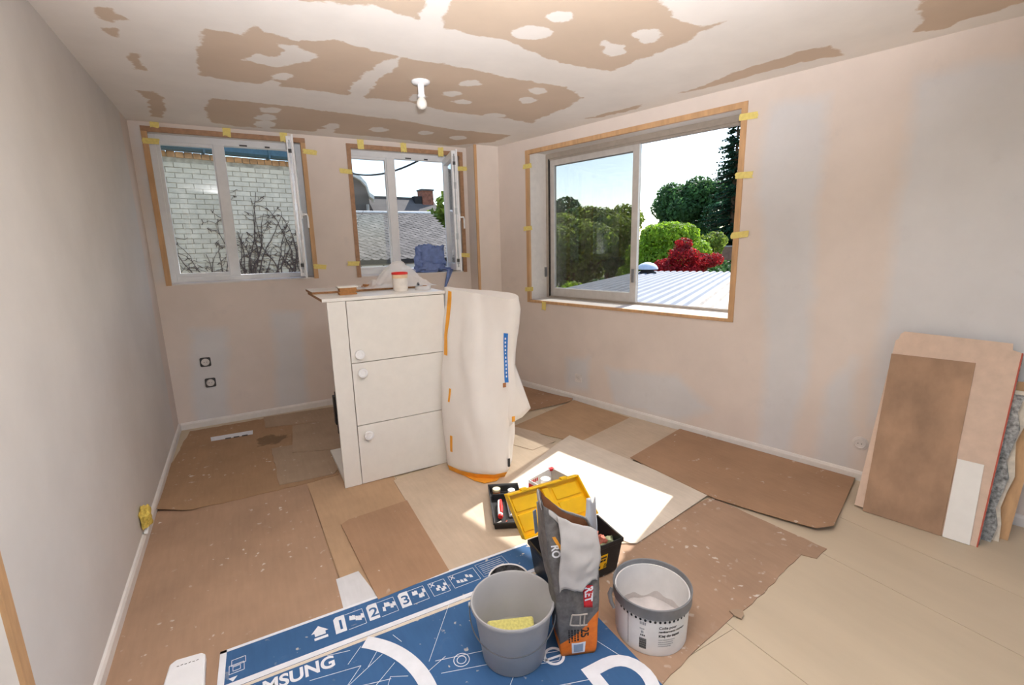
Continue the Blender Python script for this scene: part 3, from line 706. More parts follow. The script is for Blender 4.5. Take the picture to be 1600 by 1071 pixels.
P = polar(40.6, 34, GZ); tree('tall_broadleaf', P, lumpy(R1, 14, 1.6, 3.0, 6.2, 1.1), 'leaf_green', .25, 'tallest round broadleaf tree behind the tinted pane', .15, 70, 18)
P = polar(43.4, 33, GZ); tree('garden_shrub', P, lumpy(R1, 10, 1.7, 1.2, 4.2, .9), 'leaf_mid', .12, 'shrubby tree behind the meeting stile of the sliding window', .12, 80, 9)
P = polar(50.0, 42, GZ); tree('tall_broadleaf', P, lumpy(random.Random(55), 30, 2.6, 2.6, 8.2, 1.3), 'leaf_mid', .25, 'dark leafy tree just left of the tall spruce', .17, 60, 10)
P = polar(51.4, 26.4, GZ); tree('garden_shrub', P, lumpy(R1, 10, .6, 2.4, 4.7, .55), 'leaf_green', .12, 'sunlit green shrub at the foot of the spruce', .11, 90, 11)
P = polar(36.2, 17.5, GZ); tree('garden_shrub', P, lumpy(R1, 6, .9, 1.9, 2.7, .5), 'leaf_bright', .06, 'small yellow-green shrub beside the left edge of the corrugated roof', .08, 120, 12, cat='shrub')
P = polar(39.6, 20, GZ); tree('garden_shrub', P, lumpy(R1, 9, 1.5, 1.3, 2.6, .7), 'leaf_mid', .06, 'low dark hedge shrub behind the left part of the roof', .1, 100, 13, cat='shrub')
P = polar(53.0, 22.5, GZ); tree('garden_shrub', P, lumpy(R1, 9, 1.2, 2.1, 3.0, .6), 'leaf_mid', .06, 'low green shrub right of the red maple', .09, 110, 14, cat='shrub')
P = polar(23.0, 17.2, GZ); tree('tall_broadleaf', P, lumpy(R1, 24, .75, 2.2, 6.2, .62), 'leaf_green', .2, 'green tree beside the slate roofs in the right casement window', .15, 70, 15)
P = polar(33.6, 40, GZ); tree('tall_broadleaf', P, lumpy(R1, 14, 1.8, 2.6, 6.0, 1.15), 'leaf_green', .2, 'olive green tree at the left edge of the tinted pane', .15, 65, 17)
def spruce(base, H, Rb, seed, label, mat='leaf_dark'):
    rnd = random.Random(seed); base = Vector(base); root = empty('spruce_tree', base, label, 'tree', 'garden trees beyond the roof')
    mb = MB(); bm_ = MB()
    bm_.tube([base, base + Vector((0, 0, H * .5)), base + Vector((0, 0, H))], [.25, .15, .02], 8)
    z = .6
    while z < H - .1:
        f = 1 - z / H; R_ = Rb * f ** .85 + .12
        for k in range(int(9 + 5 * f)):
            a = rnd.uniform(0, 6.28); L = R_ * rnd.uniform(.7, 1.15); d = Vector((math.cos(a), math.sin(a), 0)); s_ = Vector((-d.y, d.x, 0))
            zz = z + rnd.uniform(-.15, .15); m = max(3, int(L / .17))
            bm_.tube([base + Vector((0, 0, zz)), base + d * L * .9 + Vector((0, 0, zz - L * .22))], [.025, .008], 4)
            for i in range(m):
                t = (i + .6) / m; p = base + d * (L * t) + Vector((0, 0, zz - L * .25 * t + .1 * t * t * L))
                for q in range(4):
                    w = (.36 * (1 - t) + .12) * rnd.uniform(.6, 1.2)
                    dr_ = (d * rnd.uniform(.3, .9) + s_ * rnd.uniform(-1, 1) + Vector((0, 0, rnd.uniform(-.45, .2)))).normalized()
                    nn = dr_.cross(Vector((rnd.uniform(-1, 1), rnd.uniform(-1, 1), rnd.uniform(.2, 1)))).normalized(); b2 = nn * .07
                    kk = len(mb.v); mb.v += [p - b2 * .4, p + dr_ * w * .5 - b2, p + dr_ * w, p + dr_ * w * .5 + b2]; mb.f.append((kk, kk + 1, kk + 2, kk + 3)); mb.mi.append(0)
        z += .30
    mb.build('foliage', mat, root, fix=False); bm_.build('trunk', 'bark', root, smooth=True); return root
spruce(polar(53.6, 34, GZ), 12.6, 3.0, 21, 'tall dark spruce at the right edge of the sliding window')
spruce(polar(58.5, 38, GZ), 11.0, 2.8, 22, 'dark spruce behind the right jamb of the sliding window')
gw = empty('garden_wall', polar(52, 29, GZ), 'low brown brick garden wall behind the red maple', 'wall')
A_ = polar(46.5, 30.5, 0); B_ = polar(62, 28, 0); dd = (B_ - A_).normalized(); nn_ = Vector((-dd.y, dd.x, 0)); LL = (B_ - A_).length
GWf = lambda s, v, z: A_ + dd * s + nn_ * v + Vector((0, 0, z))
MB().fbox(GWf, 0, LL, 0, .22, GZ, 1.10).build('wall_body', 'garden_brick', gw); MB().fbox(GWf, -.05, LL + .05, -.04, .26, 1.10, 1.17).build('coping', 'house_wall', gw)
for k in range(4): MB().fbox(GWf, k * LL / 3.2, k * LL / 3.2 + .35, -.06, .0, GZ, 1.10).build('pier', 'garden_brick', gw)

# painted brick building seen through the left casement
BD = Vector((math.sin(math.radians(79)), math.cos(math.radians(79)), 0)); BN = Vector((BD.y, -BD.x, 0)); BO = Vector((0, 9.2, 0))   # BN faces the room
FBK = lambda s, v, z: BO + BD * s + BN * v + Vector((0, 0, z))
bb = empty('brick_building', FBK(0, 0, GZ), 'white-painted brick outbuilding with a teal gutter outside the left casement window', 'building')
MB().fbox(FBK, -6, 1.75, -3.5, -.012, GZ, 2.97).build('wall_core', 'mortar', bb)
L_, H_ = .212, .066
def brick_mesh(l):
    b = MB().box(-l / 2, l / 2, -.05, .0, -H_ / 2, H_ / 2); me = bpy.data.meshes.new('brick')
    me.from_pydata(b.v, [], b.f); me.materials.append(M('brick_white')); me.update(); return me
bme = brick_mesh(L_); bmo = brick_mesh(.10); bmo.materials.clear(); bmo.materials.append(M('brick_orange'))
rotz = Matrix.Rotation(math.atan2(BD.y, BD.x), 4, 'Z')
rb = random.Random(4); cnt = 0; rest = MB()
row = 0; z = GZ + .04
cand = []
while z < 2.86:
    s = -6 + (row % 2) * .111
    while s < 1.63: cand.append((s + .11, z)); s += .2225
    z += .075; row += 1
cand.sort(key=lambda c: (0 if (-1.15 < c[0] < 1.25 and c[1] > 1.02) else 1, abs(c[0] - .1)))
for (s, z) in cand:
    pr = rb.uniform(-.004, .004)
    if cnt < 290 and -1.15 < s < 1.25 and z > 1.02:
        o = bpy.data.objects.new('brick', bme); COL.objects.link(o); o.parent = bb
        o.matrix_local = Matrix.Translation(FBK(s, pr, z) - ORG[bb.name]) @ rotz.copy() @ Matrix.Rotation(rb.uniform(-.012, .012), 4, 'Y') @ Matrix.Diagonal((1, -1, 1, 1)); cnt += 1
    else: rest.fbox(FBK, s - L_ / 2, s + L_ / 2, -.012, pr + .003, z - H_ / 2, z + H_ / 2)
ro = rest.build('brick', 'brick_white', bb, fix=False); ro['kind'] = 'stuff'
for k in range(int(7.6 / .112)):
    o = bpy.data.objects.new('header_brick', bmo); COL.objects.link(o); o.parent = bb
    o.matrix_local = Matrix.Translation(FBK(-5.94 + k * .112, rb.uniform(.0, .012), 2.938 + rb.uniform(-.006, .006)) - ORG[bb.name]) @ rotz @ Matrix.Diagonal((1, -1, 1.25, 1))
gp = [(.02, 3.0), (.02, 3.10), (.16, 3.11), (.17, 3.02), (.14, 2.985), (.06, 2.975)]
mb = MB(); n = len(gp); mb.add([FBK(-6.05, v, z) for v, z in gp] + [FBK(1.8, v, z) for v, z in gp], [tuple(range(n)), tuple(range(n, 2 * n))[::-1]] + [(i, (i + 1) % n, n + (i + 1) % n, n + i) for i in range(n)])
mb.build('gutter', 'gutter', bb)
for k in range(9): MB().fbox(FBK, -5.8 + k * .92, -5.77 + k * .92, .0, .18, 2.965, 3.12).build('gutter_bracket', 'gutter', bb)
mb = MB()
for r_ in range(9):
    for c_ in range(38):
        s = -6.05 + c_ * .207 + (r_ % 2) * .03; y0 = .02 - r_ * .26; zz = 3.06 + r_ * .15 
        mb.fbox(lambda a, b, c: FBK(a, b, c + (0.0 - (b - y0)) * .57), s, s + .195, y0 - .30, y0, zz, zz + .025)
rt = mb.build('roof_tile', 'chimney_brick', bb, fix=False); rt['kind'] = 'stuff'
# bare climbing plants on that wall
def vine(s0, spread, H, n, seed, label):
    rnd = random.Random(seed); root = None; mb = MB()
    for k in range(n):
        s, z = s0 + rnd.uniform(-.06, .06), .55; a = rnd.uniform(-spread, spread); path = [FBK(s, .012, z)]; top = H * rnd.uniform(.5, 1)
        while z < top:
            a += rnd.uniform(-.25, .25); a *= .93; s += math.sin(a) * .08; z += max(.015, math.cos(a) * .08); path.append(FBK(s, .012 + rnd.random() * .01, z))
            if rnd.random() < .55:
                t = rnd.choice((-1, 1)); q = [path[-1]]; ss, zz = s, z
                for _ in range(rnd.randint(2, 5)):
                    ss += t * rnd.uniform(.02, .07); zz += rnd.uniform(-.03, .06); q.append(FBK(ss, .012, zz))
                mb.tube(q, [.004] * (len(q) - 1) + [.002], 4)
                if rnd.random() < .5:
                    for _ in range(3): p = q[-1]; mb.tube([p, p + BD * rnd.uniform(-.05, .05) + Vector((0, 0, rnd.uniform(-.05, .05)))], .006, 4)
        m = len(path); mb.tube(path, [.011 * (1 - i / m) + .003 for i in range(m)], 5)
    o = mb.build('climbing_vine', 'vine_wood'); tag(o, label, 'vine', 'bare vines on the painted brick wall')
vine(.15, .35, 2.55, 13, 31, 'bare climbing vine on the brick wall right beside the window mullion')
vine(-.22, .75, 2.1, 11, 32, 'bare climbing vine spreading low behind the fixed left pane')
vine(.72, .55, 2.25, 9, 33, 'bare V-shaped vine in the middle of the open right pane')
vine(1.12, .2, 2.4, 11, 34, 'bare climbing vine by the open sash of the left casement window')
# slate roofs seen through the right casement
sh = empty('slate_outbuilding', (2.9, 12, GZ), 'low outbuilding with a grey slate roof and white ridge', 'building')
ya, yb_, za, zb = 10.8, 13.3, 1.22, 2.40
MB().prism([(2.1, ya, za), (2.1, yb_, zb), (2.1, 15.8, za)], (2.8, 0, 0)).build('roof_core', 'slate_far', sh)
MB().box(2.2, 4.75, 11.0, 15.6, GZ, za + .06).build('wall', 'house_wall', sh)
mb = MB(); sl = math.hypot(yb_ - ya, zb - za); ey = Vector((0, (yb_ - ya) / sl, (zb - za) / sl)); en = Vector((0, -ey.z, ey.y)); O_ = Vector((2.1, ya, za))
rr = 0; t = -.04
while t < sl - .05:
    s = (rr % 2) * .10 - .1
    while s < 2.72:
        e = .0; c = O_ + Vector((max(0, s), 0, 0)) + ey * t + en * .012
        w2, hh = .096, .17
        p = [c + Vector((w2, 0, 0)), c + Vector((2 * w2, 0, 0)) + ey * hh * .55, c + Vector((w2, 0, 0)) + ey * hh * 1.15 - en * .008, c + ey * hh * .55]
        mb.prism([q + en * random.uniform(0, .006) for q in p], en * .009); s += .20
    t += .092; rr += 1
so = mb.build('slate', 'slate', sh, fix=False); so['kind'] = 'stuff'
MB().tube([(2.08, yb_, zb + .02), (4.92, yb_, zb + .02)], .045, 8).build('ridge', 'ridge_white', sh, smooth=True)
MB().box(2.05, 4.95, ya - .08, ya + .02, za - .07, za + .02).build('eaves_board', 'dark_gap', sh)
MB().box(2.2, 4.7, 10.93, 11.0, .2, 1.12).build('white_cladding', 'pvc_white', sh)
for k in range(5): MB().box(2.35 + k * .5, 2.38 + k * .5, 10.90, 10.93, .2, 1.12).build('batten', 'drill_grey', sh)
bg = empty('slate_house', polar(17, 26, GZ), 'long house with a plain grey slate roof behind the outbuilding', 'building')
p1 = polar(13.4, 25.6, 0); p2 = polar(20.6, 27, 0); dg = (p2 - p1).normalized(); ng = Vector((-dg.y, dg.x, 0))
FG = lambda s, v, z: p1 + dg * s + ng * v + Vector((0, 0, z)); LG = (p2 - p1).length
MB().prism([FG(0, -4, .6), FG(0, 0, 3.98), FG(0, 4, .6)], dg * LG).build('roof', 'slate_far', bg); MB().fbox(FG, .1, LG - .1, -3.8, 3.8, GZ, .75).build('wall', 'house_wall', bg)
MB().fbox(FG, -.05, LG + .05, -.08, .08, 3.93, 4.02).build('ridge', 'slate', bg)
cq = FG(LG - .75, -.1, 0); ch = MB().fbox(lambda s, v, z: cq + dg * s + ng * v + Vector((0, 0, z)), 0, .62, -.3, .3, 3.5, 4.35).build('chimney', 'chimney_brick', bg)
MB().fbox(lambda s, v, z: cq + dg * s + ng * v + Vector((0, 0, z)), -.04, .66, -.34, .34, 4.35, 4.43).build('chimney_cap', 'slate', ch)
MB().fbox(lambda s, v, z: cq + dg * s + ng * v + Vector((0, 0, z)), -.42, -.02, -.25, .1, 3.6, 4.06).build('roof_hatch', 'dark_gap', bg)
mh = empty('mansard_house', polar(9, 21, GZ), 'grey gable house with a white curved verge at the left of the right casement window', 'building')
# gable wall: profile in the plane facing the room
gpx = [(553, 274), (562, 279), (571, 289), (576, 304), (583, 309), (583, 312), (577, 316), (577, 420)]
G0 = [at_y(x, y, 20.5) for x, y in gpx]; prof = [Vector((G0[0].x - 3.2, 20.5, GZ)), Vector((G0[0].x - 3.2, 20.5, G0[0].z - .2)), Vector((G0[0].x - .9, 20.5, G0[0].z + .45))] + G0[:4] + [Vector((G0[6].x, 20.5, G0[6].z)), Vector((G0[6].x, 20.5, GZ))]
MB().prism(prof, (0, 5, 0)).build('gable_wall', 'slate_far', mh)
vp = [Vector((G0[0].x - .9, 20.5, G0[0].z + .45))] + G0[:6]
mb = MB()
for a, b in zip(vp, vp[1:]):
    mb.hexa([a + Vector((0, -.2, -.10)), b + Vector((0, -.2, -.10)), b + Vector((0, .25, -.10)), a + Vector((0, .25, -.10)), a + Vector((0, -.2, .06)), b + Vector((0, -.2, .06)), b + Vector((0, .25, .06)), a + Vector((0, .25, .06))])
mb.build('verge', 'ridge_white', mh); MB().tube([G0[6] + Vector((-.1, -.1, -.1)), Vector((G0[6].x - .1, 20.4, GZ))], .06, 8).build('downpipe', 'house_wall', mh, smooth=True)
pa, pb = Vector((1.72, 9.50, 2.95)), Vector((2.40, 5.55, 2.76)); cpath = [pa.lerp(pb, t) + Vector((0, 0, -.27 * 4 * t * (1 - t))) for t in [i / 20 for i in range(21)]]
tag(MB().tube(cpath, .013, 6).build('overhead_cable', 'cable', smooth=True), 'dark overhead cable crossing the sky in the right casement window', 'cable')
# ================================================================== CARDBOARD AND SHEETS ON THE FLOOR
def sheet(name, pts, mat, lvl, label, cat='cardboard', thick=.004, ragged=0.0, group='cardboard sheets protecting the floor', lift=None, seed=0):
    rnd = random.Random(seed + len(pts)); z = lvl * .0045 + .0006; out = []
    W = [at_z(x, y, z) for x, y in pts]; n = len(W)
    for i in range(n):
        a, b = W[i], W[(i + 1) % n]; out.append((a, i))
        if ragged:
            L = (b - a).length; m = int(L / .05); d = (b - a).normalized(); pn = Vector((-d.y, d.x, 0))
            for k in range(1, m): out.append((a.lerp(b, k / m) + pn * rnd.uniform(-ragged, ragged), None))
    P = [p for p, _ in out]
    mb = MB().prism(P, (0, 0, thick), 0)
    o = mb.build(name, [mat]); tag(o, label, cat, group)
    if lift:
        # curl: subdivide and raise towards one corner
        me = o.data; bm = bmesh.new(); bm.from_mesh(me); bmesh.ops.triangulate(bm, faces=bm.faces[:])
        for _ in range(4):
            bmesh.ops.subdivide_edges(bm, edges=[e for e in bm.edges if e.calc_length() > .10], cuts=1); bmesh.ops.triangulate(bm, faces=bm.faces[:])
        for (i, h, rad) in lift:
            c = W[i] - ORG[o.name]
            for v in bm.verts:
                d = math.hypot(v.co.x - c.x, v.co.y - c.y)
                if d < rad: v.co.z += h * (1 - d / rad) ** 2
        bm.to_mesh(me); bm.free(); me.update()
    return o
sheet('cardboard_sheet', [(240, 792), (108, 1230), (330, 1200), (545, 957), (530, 900), (478, 752)], 'card_brown', 0, 'large brown cardboard sheet with white paint specks along the left wall', seed=1)
sheet('cardboard_sheet', [(478, 752), (520, 735), (615, 745), (702, 892), (600, 938), (528, 905)], 'card_tan', 0, 'tan cardboard sheet in front of the white cabinet', seed=2)
sheet('cardboard_sheet', [(297, 675), (266, 730), (242, 801), (300, 798), (420, 770), (475, 757), (530, 742), (530, 640), (412, 655)], 'card_old', 1, 'old brown cardboard with a dark stain in the back left corner', ragged=.006, lift=[(2, .02, .35)], seed=3)
sheet('cardboard_sheet', [(412, 653), (516, 637), (560, 634), (560, 648), (520, 657), (415, 669)], 'card_grey', 2, 'narrow grey-brown cardboard strip against the back baseboard', ragged=.004, seed=4)
sheet('cardboard_sheet', [(424, 702), (458, 696), (560, 700), (522, 741), (437, 759)], 'card_grey', 2, 'greyish cardboard piece left of the cabinet foot', ragged=.004, seed=5)
sheet('cardboard_sheet', [(457, 666), (560, 650), (560, 700), (457, 708)], 'card_grey', 3, 'grey-brown cardboard piece lying on top beside the cabinet', ragged=.002, seed=6)
sheet('cardboard_sheet', [(615, 752), (700, 722), (800, 668), (850, 690), (1000, 740), (985, 850), (824, 858), (702, 893)], 'card_beige', 1, 'large beige cardboard sheet under the toolbox', seed=8)
sheet('cardboard_sheet', [(533, 821), (545, 813), (636, 783), (702, 893), (591, 938)], 'card_dark', 2, 'small warm brown cardboard rectangle beside the beige sheet', seed=7)
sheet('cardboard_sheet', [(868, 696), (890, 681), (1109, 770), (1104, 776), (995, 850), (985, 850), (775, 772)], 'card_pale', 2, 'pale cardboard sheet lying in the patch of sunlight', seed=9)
sheet('cardboard_sheet', [(985, 716), (1062, 671), (1336, 748), (1302, 827), (1275, 829), (1115, 779)], 'card_dark', 3, 'wide brown cardboard sheet along the right baseboard', lift=[(3, .018, .4)], seed=10)
sheet('cardboard_sheet', [(905, 692), (985, 653), (1075, 677), (985, 722)], 'card_beige', 1.6, 'light beige cardboard square between two brown sheets at the right wall', seed=11)
sheet('cardboard_sheet', [(800, 668), (897, 626), (985, 654), (908, 694)], 'card_tan', 0.6, 'tan cardboard square below the right wall outlet', seed=12)
sheet('cardboard_sheet', [(790, 600), (817, 604), (895, 625), (893, 628), (816, 645), (780, 640)], 'card_dark', 1.6, 'raised dark brown cardboard corner behind the draped end', lift=[(2, .012, .3)], seed=13)
sheet('cardboard_sheet', [(790, 664), (838, 676), (868, 690), (832, 704), (780, 690)], 'card_beige', 1.9, 'small beige cardboard piece beside the draped fleece', seed=14)
sheet('cardboard_sheet', [(1112, 778), (1292, 859), (1276, 874), (1252, 868), (1240, 880), (1175, 945), (1148, 962), (1100, 1005), (1035, 1071), (1000, 1100), (900, 1000), (880, 900), (980, 840)], 'card_splashed', 0, 'brown cardboard sheet smeared with plaster under the glue pail', ragged=.004, seed=15)
sheet('pattern_paper', [(525, 906), (560, 893), (600, 945), (538, 957)], 'paper_pale', 0.9, 'pale grey patterned paper scrap beside the blue box', cat='paper', thick=.001, group='loose scraps on the floor')
strip = sheet('label_strip', [(329, 684), (395, 673), (395, 679), (330, 690)], 'print_white', 2.0, 'white printed cardboard strip lying on the stained sheet', cat='paper', thick=.002, group='loose scraps on the floor')
for i in range(3):
    P = [at_z(352 + i * 13 + dx, 685 - i * 2.2 + dy, .0135) for dx, dy in ((0, 0), (9, -1.4), (9, .2), (0, 1.6))]
    MB().prism(P, (0, 0, .0004)).build('print_mark', 'socket_dark', strip)
sc_ = [(1153, 962, .03, 'cardboard'), ]
for (x, y, s, _) in sc_:
    c = at_z(x, y, .0)
    o = MB().prism([c + Vector((s * math.cos(a) * r_, s * math.sin(a) * r_, .008)) for a, r_ in [(0, 1), (1, .7), (2.2, 1.1), (3.1, .8), (4.2, 1), (5.3, .7)]], (0, 0, .004)).build('cardboard_scrap', 'card_grey'); tag(o, 'small torn cardboard scrap at the edge of the splashed sheet', 'cardboard')
# ---- flattened blue television carton
Z0 = .0052
bxr = empty('flattened_carton', (.44, 1.4, Z0), 'flattened blue carton with white printing lying in the foreground', 'carton')
MB().prism([(-.236, 1.71, Z0), (1.112, 1.675, Z0), (1.108, 1.885, Z0), (-.228, 1.908, Z0)], (0, 0, .007)).build('flap', 'box_blue', bxr, bevel=.001)
MB().prism([(-.25, .70, Z0), (1.09, .62, Z0), (1.112, 1.655, Z0), (-.237, 1.695, Z0)], (0, 0, .007)).build('main_panel', 'box_blue', bxr, bevel=.001)
ZT = Z0 + .0072
def flat(name, pts, mat='print_white', h=.0005): return MB().prism([(x, y, ZT) for x, y in pts], (0, 0, h)).build(name, mat, bxr)
flat('flap_border', [(-.229, 1.895), (1.108, 1.872), (1.108, 1.885), (-.228, 1.908)])
flat('flap_border', [(-.236, 1.71), (1.112, 1.675), (1.112, 1.695), (-.235, 1.735)])
flat('flap_border', [(-.236, 1.71), (-.214, 1.71), (-.206, 1.908), (-.228, 1.908)])
MB().prism([(-.237, 1.693, Z0), (1.112, 1.653, Z0), (1.112, 1.677, Z0), (-.236, 1.713, Z0)], (0, 0, .0055)).build('fold_crease', 'card_pale', bxr)
ringpts = 64
def ring(c, ro, ri, a0, a1, n=40):
    mb = MB(); k = 0
    for i in range(n):
        t0, t1 = a0 + (a1 - a0) * i / n, a0 + (a1 - a0) * (i + 1) / n
        q = [(c[0] + ro * math.cos(t0), c[1] + ro * math.sin(t0), ZT), (c[0] + ro * math.cos(t1), c[1] + ro * math.sin(t1), ZT), (c[0] + ri * math.cos(t1), c[1] + ri * math.sin(t1), ZT), (c[0] + ri * math.cos(t0), c[1] + ri * math.sin(t0), ZT)]
        mb.prism(q, (0, 0, .0005))
    return mb
mbr = ring((-.005, 1.36), .435, .380, math.radians(-85), math.radians(50)); mbr.build('printed_ring', 'print_white', bxr)
X_, Y_ = (1, -.028, 0), (.028, 1, 0)
text_obj('lettering', 'SAMSUNG', .075, 'print_white', bxr, (-.178, 1.629, ZT), X_, Y_, bold=.0022, sx=.93)
text_obj('lettering', 'D', .33, 'print_white', bxr, (.872, .915, ZT), X_, Y_, bold=.009, sx=.95)
for i, (x, c) in enumerate(((.168, '1'), (.300, '2'), (.435, '3'))):
    flat('step_tab', [(x, 1.768), (x + .042, 1.767), (x + .046, 1.860), (x + .012, 1.861), (x + .002, 1.85)])
    text_obj('lettering', c, .075, 'box_blue', bxr, (x + .006, 1.785, ZT + .0007), X_, Y_, bold=.001)
    mb = MB(); x0, x1_, y0, y1 = x + .048, x + .118, 1.766, 1.856
    for a, b in (((x0, y0), (x1_, y0)), ((x1_, y0), (x1_, y1)), ((x1_, y1), (x0, y1))): mb.tube([(a[0], a[1], ZT), (b[0], b[1], ZT)], .0011, 4)
    rr_ = random.Random(i)
    for k in range(5):
        cx, cy = x0 + .012 + k * .011, 1.79 + rr_.random() * .03
        mb.prism([(cx, cy, ZT), (cx + .012, cy - .004, ZT), (cx + .014, cy + .02, ZT), (cx + .004, cy + .026, ZT)], (0, 0, .0005))
    mb.build('pictogram', 'print_white', bxr)
for i, x in enumerate((.575, .672)):
    mb = MB(); w_ = .075 if i == 0 else .125
    for a, b in (((x, 1.765), (x + w_, 1.763)), ((x + w_, 1.763), (x + w_, 1.85)), ((x + w_, 1.85), (x, 1.852)), ((x, 1.852), (x, 1.765))): mb.tube([(a[0], a[1], ZT), (b[0], b[1], ZT)], .0011, 4)
    mb.tube([(x + .006, 1.825, ZT), (x + .024, 1.848, ZT)], .0022, 4).tube([(x + .006, 1.848, ZT), (x + .024, 1.825, ZT)], .0022, 4)
    rr_ = random.Random(40 + i)
    for k in range(5):
        cx, cy = x + .022 + k * w_ * .13, 1.778 + rr_.random() * .03; mb.prism([(cx, cy, ZT), (cx + .014, cy - .003, ZT), (cx + .012, cy + .016, ZT), (cx + .002, cy + .02, ZT)], (0, 0, .0005))
    mb.build('pictogram', 'print_white', bxr)
mb = MB()
for k in range(6): mb.tube([(.825, 1.845 - k * .013, ZT), (.94, 1.843 - k * .013, ZT)], .0012, 4)
for a, b in (((.815, 1.765), (.96, 1.762)), ((.96, 1.762), (.955, 1.858)), ((.955, 1.858), (.812, 1.86)), ((.812, 1.86), (.815, 1.765))): mb.tube([(a[0], a[1], ZT), (b[0], b[1], ZT)], .0008, 4)
mb.build('printed_paragraph', 'paper_pale', bxr)
flat('pictogram', [(.082, 1.815), (.112, 1.85), (.145, 1.812), (.134, 1.812), (.134, 1.795), (.094, 1.797), (.094, 1.815)]); flat('pictogram', [(.09, 1.776), (.14, 1.774), (.14, 1.787), (.09, 1.789)])
mb = MB()
for q in ([(-.198, 1.775), (-.150, 1.775), (-.150, 1.815), (-.198, 1.815)], [(-.186, 1.785), (-.162, 1.785), (-.162, 1.805), (-.186, 1.805)], [(-.19, 1.81), (-.145, 1.81), (-.145, 1.84), (-.19, 1.84)]):
    for a, b in zip(q, q[1:] + q[:1]): mb.tube([(a[0], a[1], ZT), (b[0], b[1], ZT)], .0012, 4)
mb.build('pictogram', 'print_white', bxr); flat('pictogram', [(-.20, 1.757), (-.172, 1.757), (-.186, 1.737)])
mb = MB(); rl = random.Random(77)
def ln(a, b, w=.0011): mb.tube([(a[0], a[1], ZT), (b[0], b[1], ZT)], w, 4)
for a, b in [((.46, 1.45), (.70, 1.38)), ((.46, 1.39), (.95, 1.23)), ((.44, 1.46), (.62, 1.70)), ((.42, 1.42), (.50, 1.45)), ((.36, 1.75 - .1), (.38, 1.60)), ((.62, 1.7), (.74, 1.67)), ((.62, 1.2), (.70, 1.27)), ((.70, 1.27), (.62, 1.35)), ((.70, 1.27), (.85, 1.22)), ((.62, 1.1), (1.05, .95)), ((.5, 1.1), (.62, 1.2)), ((.85, 1.22), (1.08, 1.42)), ((.98, 1.36), (1.06, 1.1)), ((.75, 1.15), (.9, 1.1)), ((.93, 1.45), (1.0, 1.6)),
             ((.05, 1.60), (.22, 1.57)), ((.22, 1.57), (.15, 1.50)), ((.15, 1.50), (.30, 1.46)), ((.20, 1.66), (.12, 1.68)), ((.05, 1.45), (.30, 1.58)), ((.16, 1.40), (.33, 1.52)), ((.25, 1.38), (.30, 1.47)), ((.30, 1.47), (.355, 1.44)), ((-.02, 1.52), (.10, 1.42)), ((.10, 1.42), (.05, 1.35)), ((.0, 1.58), (.03, 1.54)), ((.24, 1.55), (.30, 1.62)), ((.18, 1.60), (.24, 1.66))]: ln(a, b)
mb.build('plan_lines', 'print_white', bxr)
for c, r_ in (((.545, 1.405), .030), ((.545, 1.405), .018), ((.27, 1.415), .020), ((.27, 1.415), .010)): 
    ring(c, r_, r_ - .0028, 0, 6.284, 24).build('printed_circle', 'print_white', bxr)
ring((.845, 1.245), .040, .030, 0, 6.284, 28).build('printed_circle', 'print_white', bxr); flat('printed_bar', [(.80, 1.242), (.905, 1.225), (.906, 1.233), (.80, 1.251)])
# white package at the lower left
pk = empty('white_package', (-.33, 1.77, .005), 'white rounded package at the lower left beside the blue carton', 'package')
MB().prism([(-.415, 1.62, .0055), (-.268, 1.60, .0055), (-.272, 1.90, .0055), (-.285, 1.915, .0055), (-.365, 1.925, .0055), (-.385, 1.91, .0055)], (0, 0, .03)).build('body', 'pvc_white', pk, bevel=.006)
mb = MB(); [mb.tube([(-.36 + k * .012, 1.885 - k * .001, .0357), (-.353 + k * .012, 1.884 - k * .001 + (k % 2) * .003, .0357)], .0012, 4) for k in range(6)]; mb.build('print_line', 'print_black', pk)
# ================================================================== CABINET
cb = empty('white_cabinet', (.8, 3.28, 0), 'white kitchen base cabinet with three round-knobbed fronts', 'cabinet')
CY = 2.975
MB().box(.431, .536, CY, CY + .022, .006, 1.193).build('filler_panel', 'cabinet_white', cb, bevel=.0015)
MB().box(.60, 1.165, CY + .022, 3.56, .03, 1.193).build('carcass', 'cabinet_white', cb)
MB().box(.441, 1.165, CY + .012, 3.59, .006, .032).build('bottom_board', 'cabinet_white', cb, bevel=.001)
MB().box(.405, 1.17, CY - .004, 3.60, 1.194, 1.2125).build('top_board', 'cabinet_white', cb, bevel=.001)
MB().box(.4045, .4055, CY - .003, 3.599, 1.195, 1.2115).build('edge_band', 'chip_edge', cb)
for (za, zb, kx, kz) in ((.810, 1.190, .589, .862), (.405, .805, .598, .745), (.010, .400, .602, .335)):
    dr_ = MB().box(.540, 1.160, CY - .004, CY + .016, za, zb).build('door_front', 'cabinet_white', cb, bevel=.0012)
    MB().lathe([(.012, 0), (.012, .012), (.028, .014), (.030, .020), (.028, .026), (.018, .026), (.015, .0225), (.0, .0225)], (kx, CY - .004, kz), 28, (0, -1, 0), cap1=False).build('knob', 'pvc_white', dr_, smooth=True)
MB().box(.470, .484, 3.36, 3.42, .30, .50).box(.476, .482, 3.34, 3.36, .24, .54).box(.484, .60, 3.38, 3.40, .33, .36).box(.484, .60, 3.38, 3.40, .44, .47).build('metal_bracket', 'black_plastic', cb)
